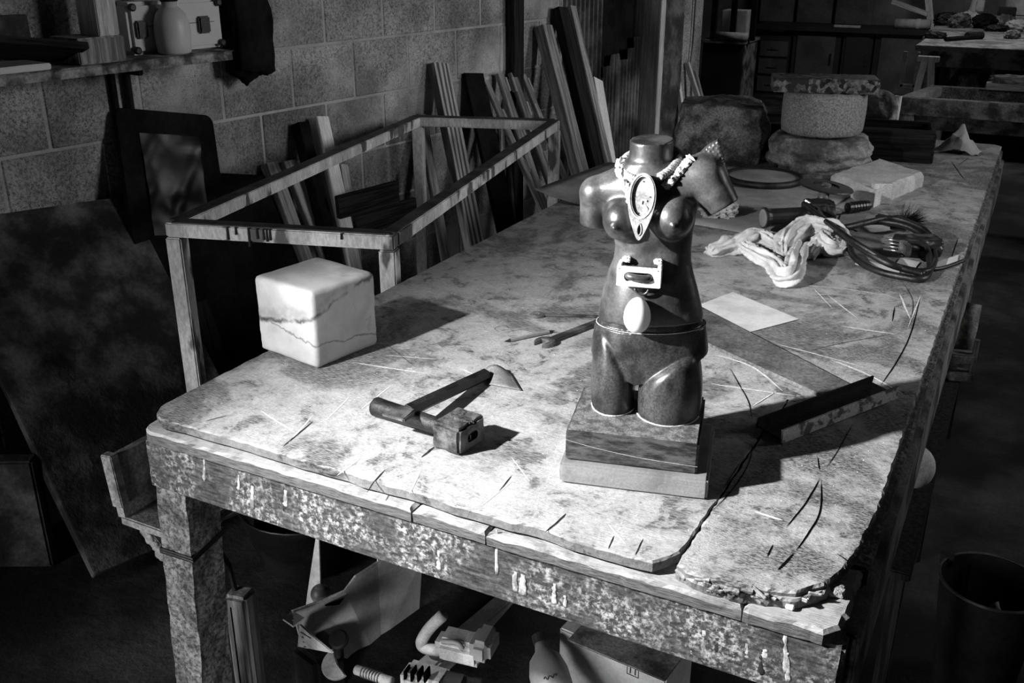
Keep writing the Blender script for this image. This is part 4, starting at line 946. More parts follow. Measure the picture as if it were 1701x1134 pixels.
# long dark drawer box and rag at the far end
a, b = P(1392, 262), P(1545, 272); u = (b-a).normalized(); n = V((-u.y, u.x, 0)); bx_ = thing('drawer_box', 'long low black wooden drawer box across the far end of the bench', 'box', (a+b)/2)
a2 = a-u*.34
for nm, q0, q1 in (('front_board', a2, b), ('back_board', a2+n*.30, b+n*.30), ('end_board', b, b+n*.30), ('end_board', a2, a2+n*.3)):
    putbar(nm, q0+V((0, 0, .056)), q1+V((0, 0, .056)), .11, .016, V((0, 0, 1)), 'dark_wood', bx_)
link('bottom_board', boxm((a2+b)/2+n*.15+V((0, 0, .008)), ((b-a2).length, .29, .012), rot=math.atan2(u.y, u.x)), 'dark_wood', bx_)
putbar('lid_rail', a2+V((0, 0, .114))+n*.02, b+V((0, 0, .114))+n*.02, .06, .010, n, 'dark_wood', bx_)
def drape(p, s, seed, h):
    vs, fs = [], []
    for i in range(19):
        for j in range(19):
            x, y = (i/18-.5)*s, (j/18-.5)*s*.8; r = math.hypot(x, y)/s*2; zz = h*max(0, 1-r)**1.1*(1+.5*mn.noise(V((x*30, y*30, seed))))+.012*abs(mn.noise(V((x*50, y*50, seed+3))))
            vs.append(p+V((x*(1+.3*mn.noise(V((y*20, seed, 0)))), y*(1+.3*mn.noise(V((x*20, seed, 4)))), zz+.002)))
    for i in range(18):
        for j in range(18): fs.append((i*19+j, i*19+19+j, i*19+20+j, i*19+j+1))
    return mesh(vs, fs)
tag(link('grey_rag', drape(P(1590, 252), .17, 3, .10), 'dim_cloth', smooth=True), 'small pale rag peaked beside the black drawer box', 'rag')
p = P(1436, 208, TZ+.06); p.y += .1
tag(link('stone_dome', rocky((P(1436, 222).x, P(1436, 222).y+.28, TZ), (.17, .12, .16), lev=4, amp=.1, sq=.1, seed=31), 'field_stone', smooth=True), 'rounded stone dome standing behind the black drawer box', 'stone')
q = P(1470, 222); tag(link('white_cup', lathem([(.014, 0), (.016, .02), (.018, .13), (.015, .13), (.012, .1)], (q.x, q.y+.28, TZ), 16), 'dim_cloth', smooth=True), 'tiny white cup behind the black drawer box', 'cup')
# ================================================================== RAG
def pleat(seed, n=7, amp=.33):
    def f(q, a):
        u = .5*n*a+4*q+seed+1.6*mn.noise(V((math.cos(a)*1.2, math.sin(a)*1.2, q*5+seed)))
        return 1+amp*(1-2*abs(math.sin(u)))+.30*mn.noise(V((math.cos(a)*1.3, math.sin(a)*1.3, q*7+seed)))
    return f
def pz(x, y, h): return P(x, y, TZ+h)
r1 = tubem(spline([pz(1178, 420, .010), pz(1215, 410, .016), pz(1262, 398, .022), pz(1300, 412, .03)], 24), lambda q: .013+.012*math.sin(math.pi*min(q*1.1, 1))+.003, 72, prof=pleat(1, 8, .24))
r2 = tubem(spline([pz(1235, 405, .02), pz(1250, 420, .02), pz(1285, 440, .016), pz(1305, 462, .02), pz(1318, 440, .03), pz(1330, 410, .04)], 26), lambda q: .012+.016*q*math.sin(math.pi*min(.98, q*.9+.1))+.004, 80, prof=pleat(4, 8, .28))
r3 = tubem(spline([pz(1300, 425, .02), pz(1305, 400, .04), pz(1335, 380, .05), pz(1375, 385, .045), pz(1400, 405, .02), pz(1385, 418, .012)], 26), lambda q: .012+.014*math.sin(math.pi*q)+.003, 80, prof=pleat(7, 8, .28))
r4 = tubem(spline([pz(1345, 425, .012), pz(1365, 400, .03), pz(1378, 412, .024), pz(1400, 412, .014)], 14), lambda q: .010+.014*math.sin(math.pi*q), 36, prof=pleat(9, 8, .28))
def ridged(me, amp, fr, seed=0):
    for v in me.vertices:
        p = v.co*fr+V((seed, 0, 0)); w = mn.noise_vector(p*.6)*.7; r = 1-2*abs(mn.noise(p+w)); r2 = 1-2*abs(mn.noise(p*2.1+w+V((4, 2, 1))))
        v.co += v.normal*amp*(r*.8+r2*.45)
    return me
def clampz(me, z):
    for v in me.vertices: v.co.z = max(v.co.z, z+.0006*abs(mn.noise(v.co*200)))
    return me
tag(link('white_rag', clampz(join(*[ridged(q, .0035, 30, i) for i, q in enumerate((r1, r2, r3, r4))]), TZ+.0012), 'cloth', smooth=True), 'crumpled twisted white rag on the bench right of the sculpture', 'rag')
# ================================================================== GRINDER, CABLES, BRUSH
gr = thing('angle_grinder', 'black angle grinder with a flat disc lying behind the white rag', 'grinder', P(1330, 385, SZ))
g0, g1 = P(1268, 362, TZ+.055), P(1345, 358, TZ+.055)
link('motor_body', tubem([g0, g0.lerp(g1, .04), g0.lerp(g1, .12), g0.lerp(g1, .3), g0.lerp(g1, .6), g1], lambda q: .031 if q < .3 else .026, 18), 'black_plastic', gr, smooth=False)
link('rear_cap', lathem([(.026, 0), (.026, .002), (.020, .004)], g0, 20, axis=g0-g1), 'grey_plastic', gr)
for k in range(5):
    c = g0.lerp(g1, .35+.1*k); link('vent_slot', boxm(c+V((0, -.0255, .004)), (.004, .004, .02)), 'black_gap', gr)
g2 = P(1372, 345, TZ+.055)
link('gear_head', rocky(g1.lerp(g2, .5)-V((0, 0, .045)), (.09, .085, .085), rz=.4, lev=4, amp=.12, fr=3, sq=.6, seed=2), 'rusty_iron', gr, smooth=True)
dc = P(1372, 311, TZ+.105); dn = V((.12, .02, 1)).normalized()
link('spindle', tubem([g1.lerp(g2, .7)+V((0, 0, .03)), dc-dn*.004], .016, 14), 'worn_steel', gr, smooth=True)
link('disc', lathem([(.008, 0), (.080, .0), (.082, .002), (.080, .005), (.04, .007), (.035, .003), (.008, .003)], dc, 40, axis=dn), 'rubber', gr)
link('disc_nut', lathem([(.016, .004), (.016, .010), (.012, .012)], dc, 6, axis=dn), 'worn_steel', gr)
a = P(1338, 333, TZ+.09); link('side_bolt', tubem([a, P(1356, 345, TZ+.075)], .006, 8), 'bright_steel', gr)
link('gear_case', rocky(P(1330, 395, TZ+.0)+V((0, .03, .001)), (.10, .08, .055), lev=4, amp=.15, sq=.55, seed=9), 'rusty_iron', gr, smooth=True)
def hose(name, label, pts, r, mat='rubber', cat='hose', group='black hoses behind the rag'):
    return tag(link(name, tubem(spline([P(x, y, TZ+h) for x, y, h in pts], 10), r, 10), mat, smooth=True), label, cat, group)
hose('rubber_hose', 'thick black hose looping forward round the metal comb', [(1340, 342, .07), (1380, 375, .06), (1420, 405, .05), (1470, 435, .03), (1510, 448, .014), (1540, 450, .014), (1552, 430, .014), (1543, 400, .03), (1505, 375, .05), (1450, 368, .05), (1400, 378, .05), (1355, 372, .04)], .0095)
hose('rubber_cable', 'black cable running nearest the front of the hose pile', [(1408, 398, .03), (1418, 425, .012), (1450, 447, .010), (1500, 460, .010), (1535, 462, .010), (1545, 440, .012), (1538, 410, .03), (1525, 393, .04)], .009)
hose('upper_hose', 'black hose arching over the back of the pile', [(1395, 380, .035), (1430, 372, .05), (1480, 362, .06), (1530, 378, .05), (1552, 400, .03)], .008)
hose('straight_hose', 'stiff black hose crossing the pile from the grinder to the front', [(1335, 338, .085), (1370, 366, .075), (1410, 395, .065), (1450, 420, .045), (1490, 442, .02), (1535, 455, .022)], .0075)
hose('trailing_cable', 'thin black cable trailing off to the right bench edge', [(1540, 447, .009), (1565, 445, .006), (1600, 433, .006)], .005, cat='cable')
# metal comb holder
cb = thing('metal_comb', 'bright pronged metal comb in a dark holder inside the hose loop', 'comb', P(1500, 420))
for k in range(4):
    a = P(1463+k*1.5, 395+k*6, TZ+.045-k*.003); b = P(1497+k*2, 401+k*6, TZ+.045-k*.003); link('prong', tubem([a, b], .0032, 8), 'bright_steel', cb, smooth=True)
c = P(1520, 425); link('holder', rocky((c.x, c.y+.02, TZ), (.115, .085, .055), rz=.5, lev=4, amp=.15, sq=.45, seed=4), 'black_plastic', cb, smooth=True)
link('spring_plate', boxm(P(1504, 412, TZ+.045), (.016, .055, .03), rot=.5), 'worn_steel', cb)
# scrap paper under the hoses
for i, (q, lab) in enumerate((([(1425, 430), (1495, 450), (1490, 462), (1420, 440)], 'white scrap of paper under the front of the black hoses'), ([(1495, 430), (1528, 437), (1520, 447), (1488, 440)], 'small torn white scrap inside the black hose loop'), ([(1400, 350), (1440, 360), (1425, 385), (1392, 372)], 'grey printed scrap of paper between grinder and brush'), ([(1545, 440), (1592, 425), (1590, 436), (1545, 452)], 'pale paper strip near the right bench edge'))):
    pts = [P(x, y) for x, y in q]; pts = [V(p[:2]) for p in pts]
    if sum(pts[k].x*pts[(k+1) % 4].y-pts[(k+1) % 4].x*pts[k].y for k in range(4)) < 0: pts = pts[::-1]
    tag(link('paper_scrap', prismm(dense(pts, .01), TZ+.0025, TZ+.0035), 'paper' if i != 2 else 'sheet'), lab, 'paper', 'paper scraps by the hoses')
# black brush
br = thing('wire_brush', 'bushy black bristle brush behind the hoses', 'brush', P(1525, 372))
random.seed(5); c = P(1500, 372, TZ+.03); bms = []
vs, fs = [], []
for k in range(420):
    d = V((random.gauss(.55, .45), random.gauss(.25, .55), random.uniform(.0, .75))).normalized(); L = random.uniform(.055, .085); s = V((-d.y, d.x, 0)).normalized()*.0007
    n = len(vs); b0 = c+V((random.gauss(0, .01), random.gauss(0, .01), random.gauss(0, .006))); vs += [b0+s, b0-s, b0+d*L]; e = b0+V((0, 0, .0012)); vs.append(e); fs += [(n, n+1, n+2), (n, n+2, n+3)]
link('bristles', mesh([V((v.x, v.y, max(v.z, TZ+.002))) for v in vs], fs), 'black_plastic', br)['kind'] = 'stuff'
putbar('handle', P(1455, 362, TZ+.03), P(1500, 373, TZ+.03), .03, .02, V((0, 0, 1)), 'dark_wood', br, bev=.006)
link('ferrule', rocky(c-V((.01, 0, .02)), (.05, .05, .04), lev=3, amp=.05, seed=2, flat=False), 'rusty_iron', br)
p = P(1424, 345); tag(link('ridged_grip', tubem([P(1408, 345, TZ+.025), P(1442, 341, TZ+.025)], .016, 14, prof=None), 'rubber'), 'ridged black rubber grip in front of the pale stone block', 'grip')
for k in range(5):
    a, b = P(1408, 345, TZ+.025), P(1442, 341, TZ+.025); t = .2+.14*k; o = bpy.data.objects['ridged_grip']
    link('ridge', tubem([a.lerp(b, t), a.lerp(b, t+.05)], .0175, 14), 'black_plastic', o)
# ================================================================== UNDER THE WORKBENCH
G0 = 0.0
def card(name, quad, mat, parent, t=.004):
    quad = [V(q) for q in quad]; n = (quad[1]-quad[0]).cross(quad[2]-quad[0]).normalized()*t; m = len(quad)
    return link(name, mesh(quad+[q+n for q in quad], [tuple(range(m))[::-1], tuple(range(m, 2*m))]+[(i, (i+1) % m, m+(i+1) % m, m+i) for i in range(m)]), mat, parent)
# torn cardboard box, opened flaps
YB1 = 1.55
def U(x, y, Y): return PY(x, y, Y)
cbx = thing('torn_cardboard_box', 'torn open cardboard box with a bent flap under the bench', 'cardboard box', (-.95, 1.6, G0))
bq = [U(500, 1070, 1.42), U(632, 1110, 1.66), U(626, 935, 1.66), U(590, 958, 1.58), U(572, 982, 1.54), U(543, 995, 1.50), U(485, 1016, 1.42)]
card('side_panel', bq, 'cardboard', cbx)
card('end_panel', [U(630, 1080, 1.66), U(690, 1085, 1.80), U(700, 925, 1.80), U(626, 925, 1.66)], 'cardboard', cbx)
card('flap', [U(485, 1016, 1.42), U(470, 1030, 1.38), U(487, 1042, 1.37), U(506, 1028, 1.40)], 'cardboard', cbx)
card('front_panel', [U(497, 1072, 1.42), U(555, 1083, 1.30), U(515, 1050, 1.36), U(500, 1036, 1.41)], 'cardboard_edge', cbx)
ed = [U(485, 1015, 1.418), U(543, 994, 1.498), U(572, 981, 1.538), U(590, 957, 1.578), U(626, 934, 1.658)]
link('torn_edge', tubem(ed, .0035, 6), 'cardboard_edge', cbx)
p = [U(534, 1005, 1.49), U(575, 990, 1.53), U(566, 1002, 1.52)]
card('tear', [q+V((0, -.006, 0)) for q in p], 'black_gap', cbx, .001)
for k in range(4): # printed rows, unreadable
    a = U(503+k*2, 1046+k*8, 1.395).lerp(U(540, 1078, 1.33), .0)+V((0, -.008, 0)); b = U(520+k*9, 1056+k*7, 1.36)+V((0, -.008, 0)); link('print_row', tubem([a, a.lerp(b, .3), a.lerp(b, .6), b], .0012, 4), 'ink', cbx)
card('back_post', [U(527, 885, 1.58), U(512, 985, 1.58), U(500, 1085, 1.58), U(530, 1085, 1.58), U(534, 985, 1.58), U(531, 890, 1.58)], 'cardboard', cbx)
p = U(533, 986, 1.55)
tag(link('wooden_ball', lathem([(max(.0005, .025*math.sin(math.pi*i/18)), -.025*math.cos(math.pi*i/18)) for i in range(19)], p, 26), 'turned_wood', smooth=True), 'turned dark wooden ball peeping over the torn cardboard flap', 'ball')
# clamp / router like machine: black body, knob, half-round plate, threaded rod
rt_ = thing('black_machine', 'black boxy machine with a knob and half-round plate under the bench', 'machine', U(520, 1110, 1.4))
Yr = 1.42
c0 = U(520, 1085, Yr); link('housing', boxm(c0+V((-.01, .03, -.07)), (.10, .09, .14), rot=-.25, bev=.012), 'black_plastic', rt_)
link('top_plate', boxm(c0+V((-.012, .03, .006)), (.085, .07, .012), rot=-.25, bev=.003), 'black_plastic', rt_)
link('ribbed_pad', boxm(U(507, 1072, Yr)+V((0, .01, .004)), (.032, .035, .008), rot=-.25), 'tool_grey', rt_)
k_ = U(563, 1062, Yr); link('knob', lathem([(.018, -.010), (.022, -.004), (.022, .006), (.018, .010)], k_, 24, axis=(.15, -.55, .8)), 'black_plastic', rt_, smooth=False)
link('knob_stem', tubem([k_-V((.0, .0, .005)), U(562, 1090, Yr)], .008, 10), 'rusty_iron', rt_)
h_ = U(562, 1103, Yr); link('half_plate', prismm([V((0, 0))]+[V((.038*math.cos(a), .038*math.sin(a))) for a in [math.pi*.75+math.pi*1.1*i/20 for i in range(21)]], 0, .010, bev=.002), 'tool_grey', rt_, mtx=Matrix.Translation(h_) @ Matrix.Rotation(.55, 4, 'X'))
r0, r1_ = U(592, 1112, Yr-.02), U(650, 1132, Yr-.03)
link('threaded_rod', tubem([r0, r1_], .011, 12), 'tool_grey', rt_, smooth=True)
for k in range(7): a = r0.lerp(r1_, .2+.08*k); link('ring', tubem([a, r0.lerp(r1_, .23+.08*k)], .0128, 12), 'worn_steel', rt_)
# grey power tool with D handle
pt_ = thing('power_tool', 'dusty grey power tool with an open handle and vent slots under the bench', 'power tool', U(760, 1090, 1.30))
Yp = 1.53
A_ = U(705, 1080, Yp); B__ = U(850, 960, Yp+.42)
ax = (B__-A_).normalized()
link('rail_bar', boxm((0, 0, 0), (.05, .05, .5), bev=.006), 'tool_grey', pt_, mtx=(lambda m: (setattr(m, 'translation', U(790, 1045, Yp+.25)), m)[1])(frame3(A_, B__, V((1, 0, 0)))))
c = U(757, 1075, Yp); link('motor_housing', boxm(c+V((.0, .03, -.02)), (.12, .075, .065), rot=.15, bev=.018, seg=3), 'tool_grey', pt_)
c = U(792, 1068, Yp); link('end_cap', boxm(c+V((.008, .02, -.012)), (.05, .085, .058), rot=.15, bev=.014, seg=3), 'grey_plastic', pt_)
hp = [U(x, y, Yp+.03) for x, y in ((765, 1082), (715, 1078), (700, 1068), (712, 1045), (735, 1022))]
link('handle', tubem(spline(hp, 8), .014, 14), 'tool_grey', pt_, smooth=True)
link('trigger_bar', tubem(spline([U(735, 1065, Yp), U(760, 1068, Yp), U(768, 1078, Yp)], 5), .006, 8), 'grey_plastic', pt_, smooth=True)
c = U(700, 1125, Yp-.05); link('vent_hood', boxm(c+V((0, .02, -.02)), (.11, .07, .05), rot=.1, bev=.012, seg=3), 'tool_grey', pt_)
for k in range(4):
    a = U(678+k*11, 1118+k*1, Yp-.05)+V((0, -.016, .008)); link('vent_slot', boxm(a+V((0, .012, -.003)), (.005, .03, .03), rot=.1), 'black_gap', pt_)
c = U(740, 1128, Yp-.05); link('black_grip', boxm(c+V((.01, .02, -.03)), (.07, .06, .05), rot=.2, bev=.015, seg=3), 'black_plastic', pt_)
# plastic bottle with a scribble
bo = thing('plastic_bottle', 'grey plastic bottle with a dark scribble on its shoulder under the bench', 'bottle', U(915, 1120, 1.30))
c = U(915, 1130, 1.56); ax_ = V((-.5, .55, .35)).normalized()
link('body', lathem([(.02, -.12), (.042, -.11), (.045, -.02), (.044, .02), (.036, .05), (.018, .07), (.014, .09)], c, 28, axis=ax_), 'grey_plastic', bo, smooth=True)
link('cap', lathem([(.017, .088), (.017, .108), (.012, .110)], c, 18, axis=ax_), 'black_plastic', bo)
vw = (CAMP-c).normalized(); e1 = ax_.cross(vw).normalized(); e2 = e1.cross(ax_).normalized()
link('scribble', tubem(spline([c+e2*.045+e1*(-.014+.004*i)+ax_*(.004*math.sin(i*2.3)-.01) for i in range(8)], 5), .0011, 5), 'ink', bo)
# carton with two arrows
ct = thing('arrow_carton', 'flat carton printed with two upward arrows, low under the bench', 'cardboard box', (-.45, 1.42, G0))
c = U(1020, 1100, 1.66); cz = c.z
link('body', boxm((c.x, 1.73, (G0+cz)/2+.01), (.27, .14, cz-G0+.04), rot=-.12, bev=.004), 'cardboard', ct)
link('lid_flap', boxm((c.x+.02, 1.71, cz+.032), (.24, .16, .004), rot=-.10), 'bench_dark', ct)
lm = Matrix.Translation((c.x, 1.73, (G0+cz)/2+.01)) @ Matrix.Rotation(-.12, 4, 'Z')
def lab(c2, s): m = boxm((c2[0], -.0712, c2[1]), (s[0], .0008, s[1]), bev=0); m.transform(lm); return m
zz = (cz-G0+.04)/2
arr = []
for x in (.050, .062): arr += [lab((x, zz-.028), (.0025, .020))]; q = mesh([lm @ V((x-.005, -.0714, zz-.02)), lm @ V((x+.005, -.0714, zz-.02)), lm @ V((x, -.0714, zz-.010))], [(0, 1, 2)]); arr.append(q)
arr += [lab((.056, zz-.042), (.026, .0015)), lab((.042, zz-.026), (.0012, .034)), lab((.070, zz-.026), (.0012, .034)), lab((.056, zz-.008), (.028, .0012))]
link('arrow_print', join(*arr), 'ink', ct)
# bowl shape low behind the left leg
p = P(440, 872, .20); p.z = 0; p.y += .16; tag(link('rubber_basin', lathem([(.10, 0), (.13, .01), (.18, .19), (.185, .20), (.175, .195), (.12, .02), (.01, .015)], p, 32, closed=False), 'black_plastic', smooth=True), 'black rubber basin in the dark behind the front left leg', 'basin')
# ================================================================== RIGHT SIDE: FLOOR THINGS
bk = thing('black_bucket', 'black bucket with a rag in it on the floor at lower right', 'bucket', P(1650, 985, 0))
rim = [P(1560, 960, .30), P(1640, 905, .30), P(1645, 1030, .30)]
c = (P(1640, 905, .30)+P(1660, 1033, .30))/2; R_ = (P(1560, 955, .30)-c).length*.98
link('pail', lathem([(R_*.72, 0), (R_*.76, .004), (R_*.98, .285), (R_, .30), (R_*.955, .30), (R_*.74, .02), (.01, .015)], (c.x, c.y, 0), 40), 'black_panel', bk, smooth=True)
link('rim', tubem([V((c.x+R_*math.cos(a), c.y+R_*math.sin(a), .30)) for a in [2*math.pi*i/48 for i in range(49)]], .0035, 8), 'frame_top', bk, smooth=True)
link('handle_lug', boxm((c.x-R_*.9, c.y+R_*.5, .295), (.03, .02, .03)), 'rubber', bk)
tag(link('bucket_rag', drape(V((c.x+.02, c.y-.0, .12)), R_*1.0, 8, .13), 'dim_cloth', smooth=True), 'grey rag standing up inside the black bucket', 'rag')
# ledge board along the right side of the bench
sl_ = thing('side_ledge', 'narrow ledge board along the right side under the bench top', 'ledge', (-.04, 2.2, 0))
link('board', boxm((-.085, 2.7, .45), (.05, 1.7, .02), bev=.003), 'dark_wood', sl_)
for y in (1.9, 2.65, 3.5): link('bracket', boxm((-.085, y, .22), (.03, .03, .44)), 'dark_wood', sl_)
def onl(px, py, z): return P(px, py, z)
p = PX(1540, 790, -.035); tag(link('white_bowl', lathem([(max(.0005, .046*math.sin(math.pi*i/16)), -.052*math.cos(math.pi*i/16)+.052) for i in range(17)], (-.107, 2.22, .461), 26), 'white_stone', smooth=True), 'round white ball on the ledge at the right side of the bench', 'ball')
p = V((-.068, 2.93, .46)); cl = thing('bench_clamp', 'grey screw clamp on the ledge at the right bench side', 'clamp', (-.068, p.y, .46))
zc_ = .53
link('jaw', boxm((-.068, p.y, zc_), (.07, .05, .03), rot=.3, bev=.005, cuts=1, amp=.004), 'bench_dark', cl); link('jaw', boxm((-.068, p.y, .475), (.07, .05, .028), rot=.3, bev=.005), 'bench_dark', cl)
link('post', boxm((-.085, p.y, (zc_+.46)/2), (.02, .03, zc_-.46)), 'bench_dark', cl); link('screw', tubem([(-.035, p.y, .48), (-.035, p.y, zc_+.06)], .008, 10), 'worn_steel', cl)
tag(link('pale_log', tubem([(-.075, 3.18, .461), (-.068, 3.2, .53), (-.066, 3.22, .60)], lambda q: .028-.006*q, 12), 'bench_dark', smooth=True), 'rough pale bar standing on the ledge beyond the clamp', 'bar')
# ================================================================== BACK OF THE WORKSHOP
# second bench frame right behind the workbench
rk = thing('timber_rack', 'heavy timber rack holding planks behind the far end of the workbench', 'rack', (-.1, 6.0, 0))
ZR = .78
q0 = P(1492, 160, ZR); q1 = P(1545, 142, ZR)
def beam(nm, a, b, w, h, mat='bench_dark', par=rk): return putbar(nm, a, b, h, w, V((0, 0, 1)), mat, par, bev=.004, cuts=1, amp=.004)
ux = V((1, .02, 0)).normalized(); LR = 2.2
beam('front_beam', q0-V((0, 0, .05)), q0+ux*LR-V((0, 0, .05)), .08, .10)
beam('back_beam', q1-V((0, 0, .05)), q1+ux*LR-V((0, 0, .05)), .08, .10, 'crust')
beam('end_beam', q0-V((-.045, 0, .03)), q1-V((-.045, 0, .03)), .08, .06, 'plaster_wall')
for q in (q0, q1):
    for k in (0, LR-.1): link('leg', boxm((q.x+.06+k, q.y+.02, .35), (.10, .10, .70), bev=.005, cuts=3, amp=.006), 'bench_dark', rk)
zl = PY(1545, 202, q0.y+.05).z
beam('low_beam', V((q0.x+.1, q0.y+.1, zl)), V((q0.x+LR, q0.y+.14, zl)), .10, .10)
p0 = PY(1555, 188, q0.y+.15); p1 = PY(1662, 197, q0.y+.15)
tag(putbar('loose_plank', V((p0.x, q0.y+.12, zl+.085)), V((p1.x, q0.y+.12, zl+.085)), .07, .05, V((0, 0, 1)), 'pale_wood'), 'short pale plank lying on the low beam of the rack', 'plank')
p0 = PY(1635, 160, q1.y); tag(putbar('rack_plank', V((p0.x, q1.y-.01, ZR+.022)), V((p0.x+.6, q1.y, ZR+.022)), .09, .04, V((0, 1, 0)), 'pale_wood'), 'pale plank lying along the back beam of the rack', 'plank')
p0 = PY(1680, 148, q1.y); tag(link('rag_bundle', rocky((p0.x, q1.y+.0, ZR+.043), (.22, .09, .05), lev=4, amp=.25, sq=.4, seed=3), 'dim_cloth', smooth=True), 'pale rag bundle on the plank of the rack', 'rag')
# far bench with clutter
fb = thing('far_bench', 'second workbench with cluttered top at the far right', 'workbench', (.3, 9.3, 0))
ZF = .86
f0 = P(1525, 75, ZF); f1 = P(1562, 31, ZF); LF = 2.6
for k in range(4):
    a = f0.lerp(f1, k/4); b = f0.lerp(f1, (k+1)/4); cy = (a.y+b.y)/2; link('plank', boxm(((a.x+b.x)/2+LF/2, cy, ZF-.02), (LF, b.y-a.y-.006, .04), bev=.004), 'table', fb)
link('apron', boxm((f0.x+LF/2, f0.y+.04, ZF-.10), (LF-.06, .04, .12)), 'bench_dark', fb)
for k in (.1, LF-.15):
    for y in (f0.y+.1, f1.y-.1): link('leg', boxm((f0.x+k, y, .40), (.11, .11, .80), bev=.005, cuts=2, amp=.006), 'bench_dark', fb)
link('low_shelf', boxm((f0.x+LF/2, (f0.y+f1.y)/2, .40), (LF-.3, f1.y-f0.y-.3, .03)), 'bench_dark', fb)
w0 = PY(1503, 100, f0.y-.02)
link('side_frame', join(boxm((w0.x-.0, f0.y-.03, w0.z-.07), (.03, .03, .28)), boxm((w0.x+.10, f0.y-.03, w0.z-.07), (.02, .03, .28)), boxm((w0.x+.05, f0.y-.03, w0.z-.20), (.12, .03, .03))), 'plaster_wall', fb)
def onF(px, py): return P(px, py, ZF)
hm2 = thing('mallet', 'dark mallet lying on the front of the far bench', 'mallet', onF(1610, 66))
link('handle', tubem([onF(1570, 69)+V((0, 0, .02)), onF(1610, 66)+V((0, 0, .02))], .018, 10), 'dark_wood', hm2); link('head', tubem([onF(1605, 66)+V((0, 0, .03)), onF(1630, 65)+V((0, 0, .03))], .032, 12), 'dark_wood', hm2)
o = onF(1553, 64); tag(link('small_clamp', rocky((o.x, o.y, ZF), (.16, .08, .06), lev=3, amp=.25, seed=2), 'rusty_iron'), 'small dark lump of iron at the left front of the far bench', 'iron piece')
p = onF(1618, 34); j = thing('white_jug', 'white enamel jug standing in the clutter of the far bench', 'jug', (p.x, p.y+.05, ZF))
link('body', lathem([(.05, 0), (.07, .02), (.075, .10), (.06, .17), (.062, .24), (.085, .30), (.08, .30), (.055, .23)], (p.x, p.y+.05, ZF), 24), 'white_plastic', j, smooth=True)
link('spout', rocky((p.x+.04, p.y-.03, ZF+.08), (.08, .08, .12), lev=3, amp=.15, seed=1, flat=False), 'white_plastic', j, smooth=True)
p = onF(1688, 42); j = thing('paint_pail', 'pale ringed paint pail at the right end of the far bench', 'pail', (p.x, p.y+.1, ZF))
link('body', lathem([(.12, 0), (.125, .1), (.135, .1), (.135, .12), (.13, .12), (.14, .30), (.15, .30), (.15, .33), (.13, .33)], (p.x, p.y+.1, ZF), 28), 'dim_cloth', j); link('lid', lathem([(.152, .33), (.152, .36), (.02, .365)], (p.x, p.y+.1, ZF), 28), 'grey_plastic', j)
p = onF(1668, 44); tag(link('dark_tin', boxm((p.x, p.y, ZF+.09), (.16, .14, .18), rot=.1, bev=.006), 'black_plastic'), 'square black tin next to the paint pail on the far bench', 'tin')
random.seed(8)
for k, (x, y, sx, sz_, mat, lb) in enumerate(((1572, 42, .22, .12, 'rusty_iron', 'dark crumpled lump at the back left of the far bench'), (1592, 46, .2, .13, 'bench_dark', 'mottled heap left of the white jug on the far bench'), (1608, 44, .16, .14, 'dim_cloth', 'crumpled pale cloth in front of the white jug'), (1634, 47, .20, .13, 'black_panel', 'black cloth heap right of the white jug'), (1665, 46, .18, .12, 'field_stone', 'round pale stone right of the black heap on the far bench'), (1690, 52, .2, .10, 'dim_cloth', 'wrinkled pale cloth at the right end of the far bench'), (1680, 64, .13, .07, 'field_stone', 'small pale stone at the front right of the far bench'), (1655, 52, .18, .06, 'rusty_iron', 'flat dark iron piece in the middle of the far bench'))):
    p = onF(x, y); tag(link('clutter_lump', rocky((p.x, p.y, ZF), (sx, sx*.7, sz_), rz=random.random(), lev=4, amp=.3, fr=3, sq=.2, seed=k+2), mat, smooth=True), lb, 'clutter', 'clutter on the far bench')
def lowz(px, py): return P(px, py, .415)
for k, (x, y, sx, h, mat, lb) in enumerate(((1612, 118, .2, .2, 'bench_dark', 'grey pot on the low shelf of the far bench'), (1655, 125, .16, .16, 'dim_cloth', 'pale cone-shaped piece on the low shelf of the far bench'))):
    p = V((PY(x, y, f0.y+.45).x, f0.y+.45, .416)); tag(link('shelf_pot', lathem([(sx*.45, 0), (sx*.5, h*.3), (sx*.4, h*.9), (sx*.3, h)], p, 18), mat, smooth=True), lb, 'pot')
a = PY(1640, 124, f0.y+.3); b = PY(1655, 110, f0.y+.3); tag(link('metal_rod', tubem([V((a.x, f0.y+.3, .43)), V((b.x, f0.y+.35, b.z+.05))], .014, 8), 'bright_steel'), 'bright short rod leaning under the far bench', 'rod')
bd = thing('leaning_trestle', 'pale A-shaped trestle standing beside the far bench leg', 'trestle', PY(1540, 140, f0.y-.3).xy.to_3d())
t0 = PY(1542, 100, f0.y-.3); 
for dx in (-.10, .10): putbar('leg', V((t0.x+dx, f0.y-.3+dx*.5, 0)), V((t0.x+dx*.25, f0.y-.3, t0.z)), .05, .03, (1, 0, 0), 'pale_wood', bd)
link('cross_bar', boxm((t0.x, f0.y-.3, t0.z+.01), (.16, .06, .04)), 'pale_wood', bd)
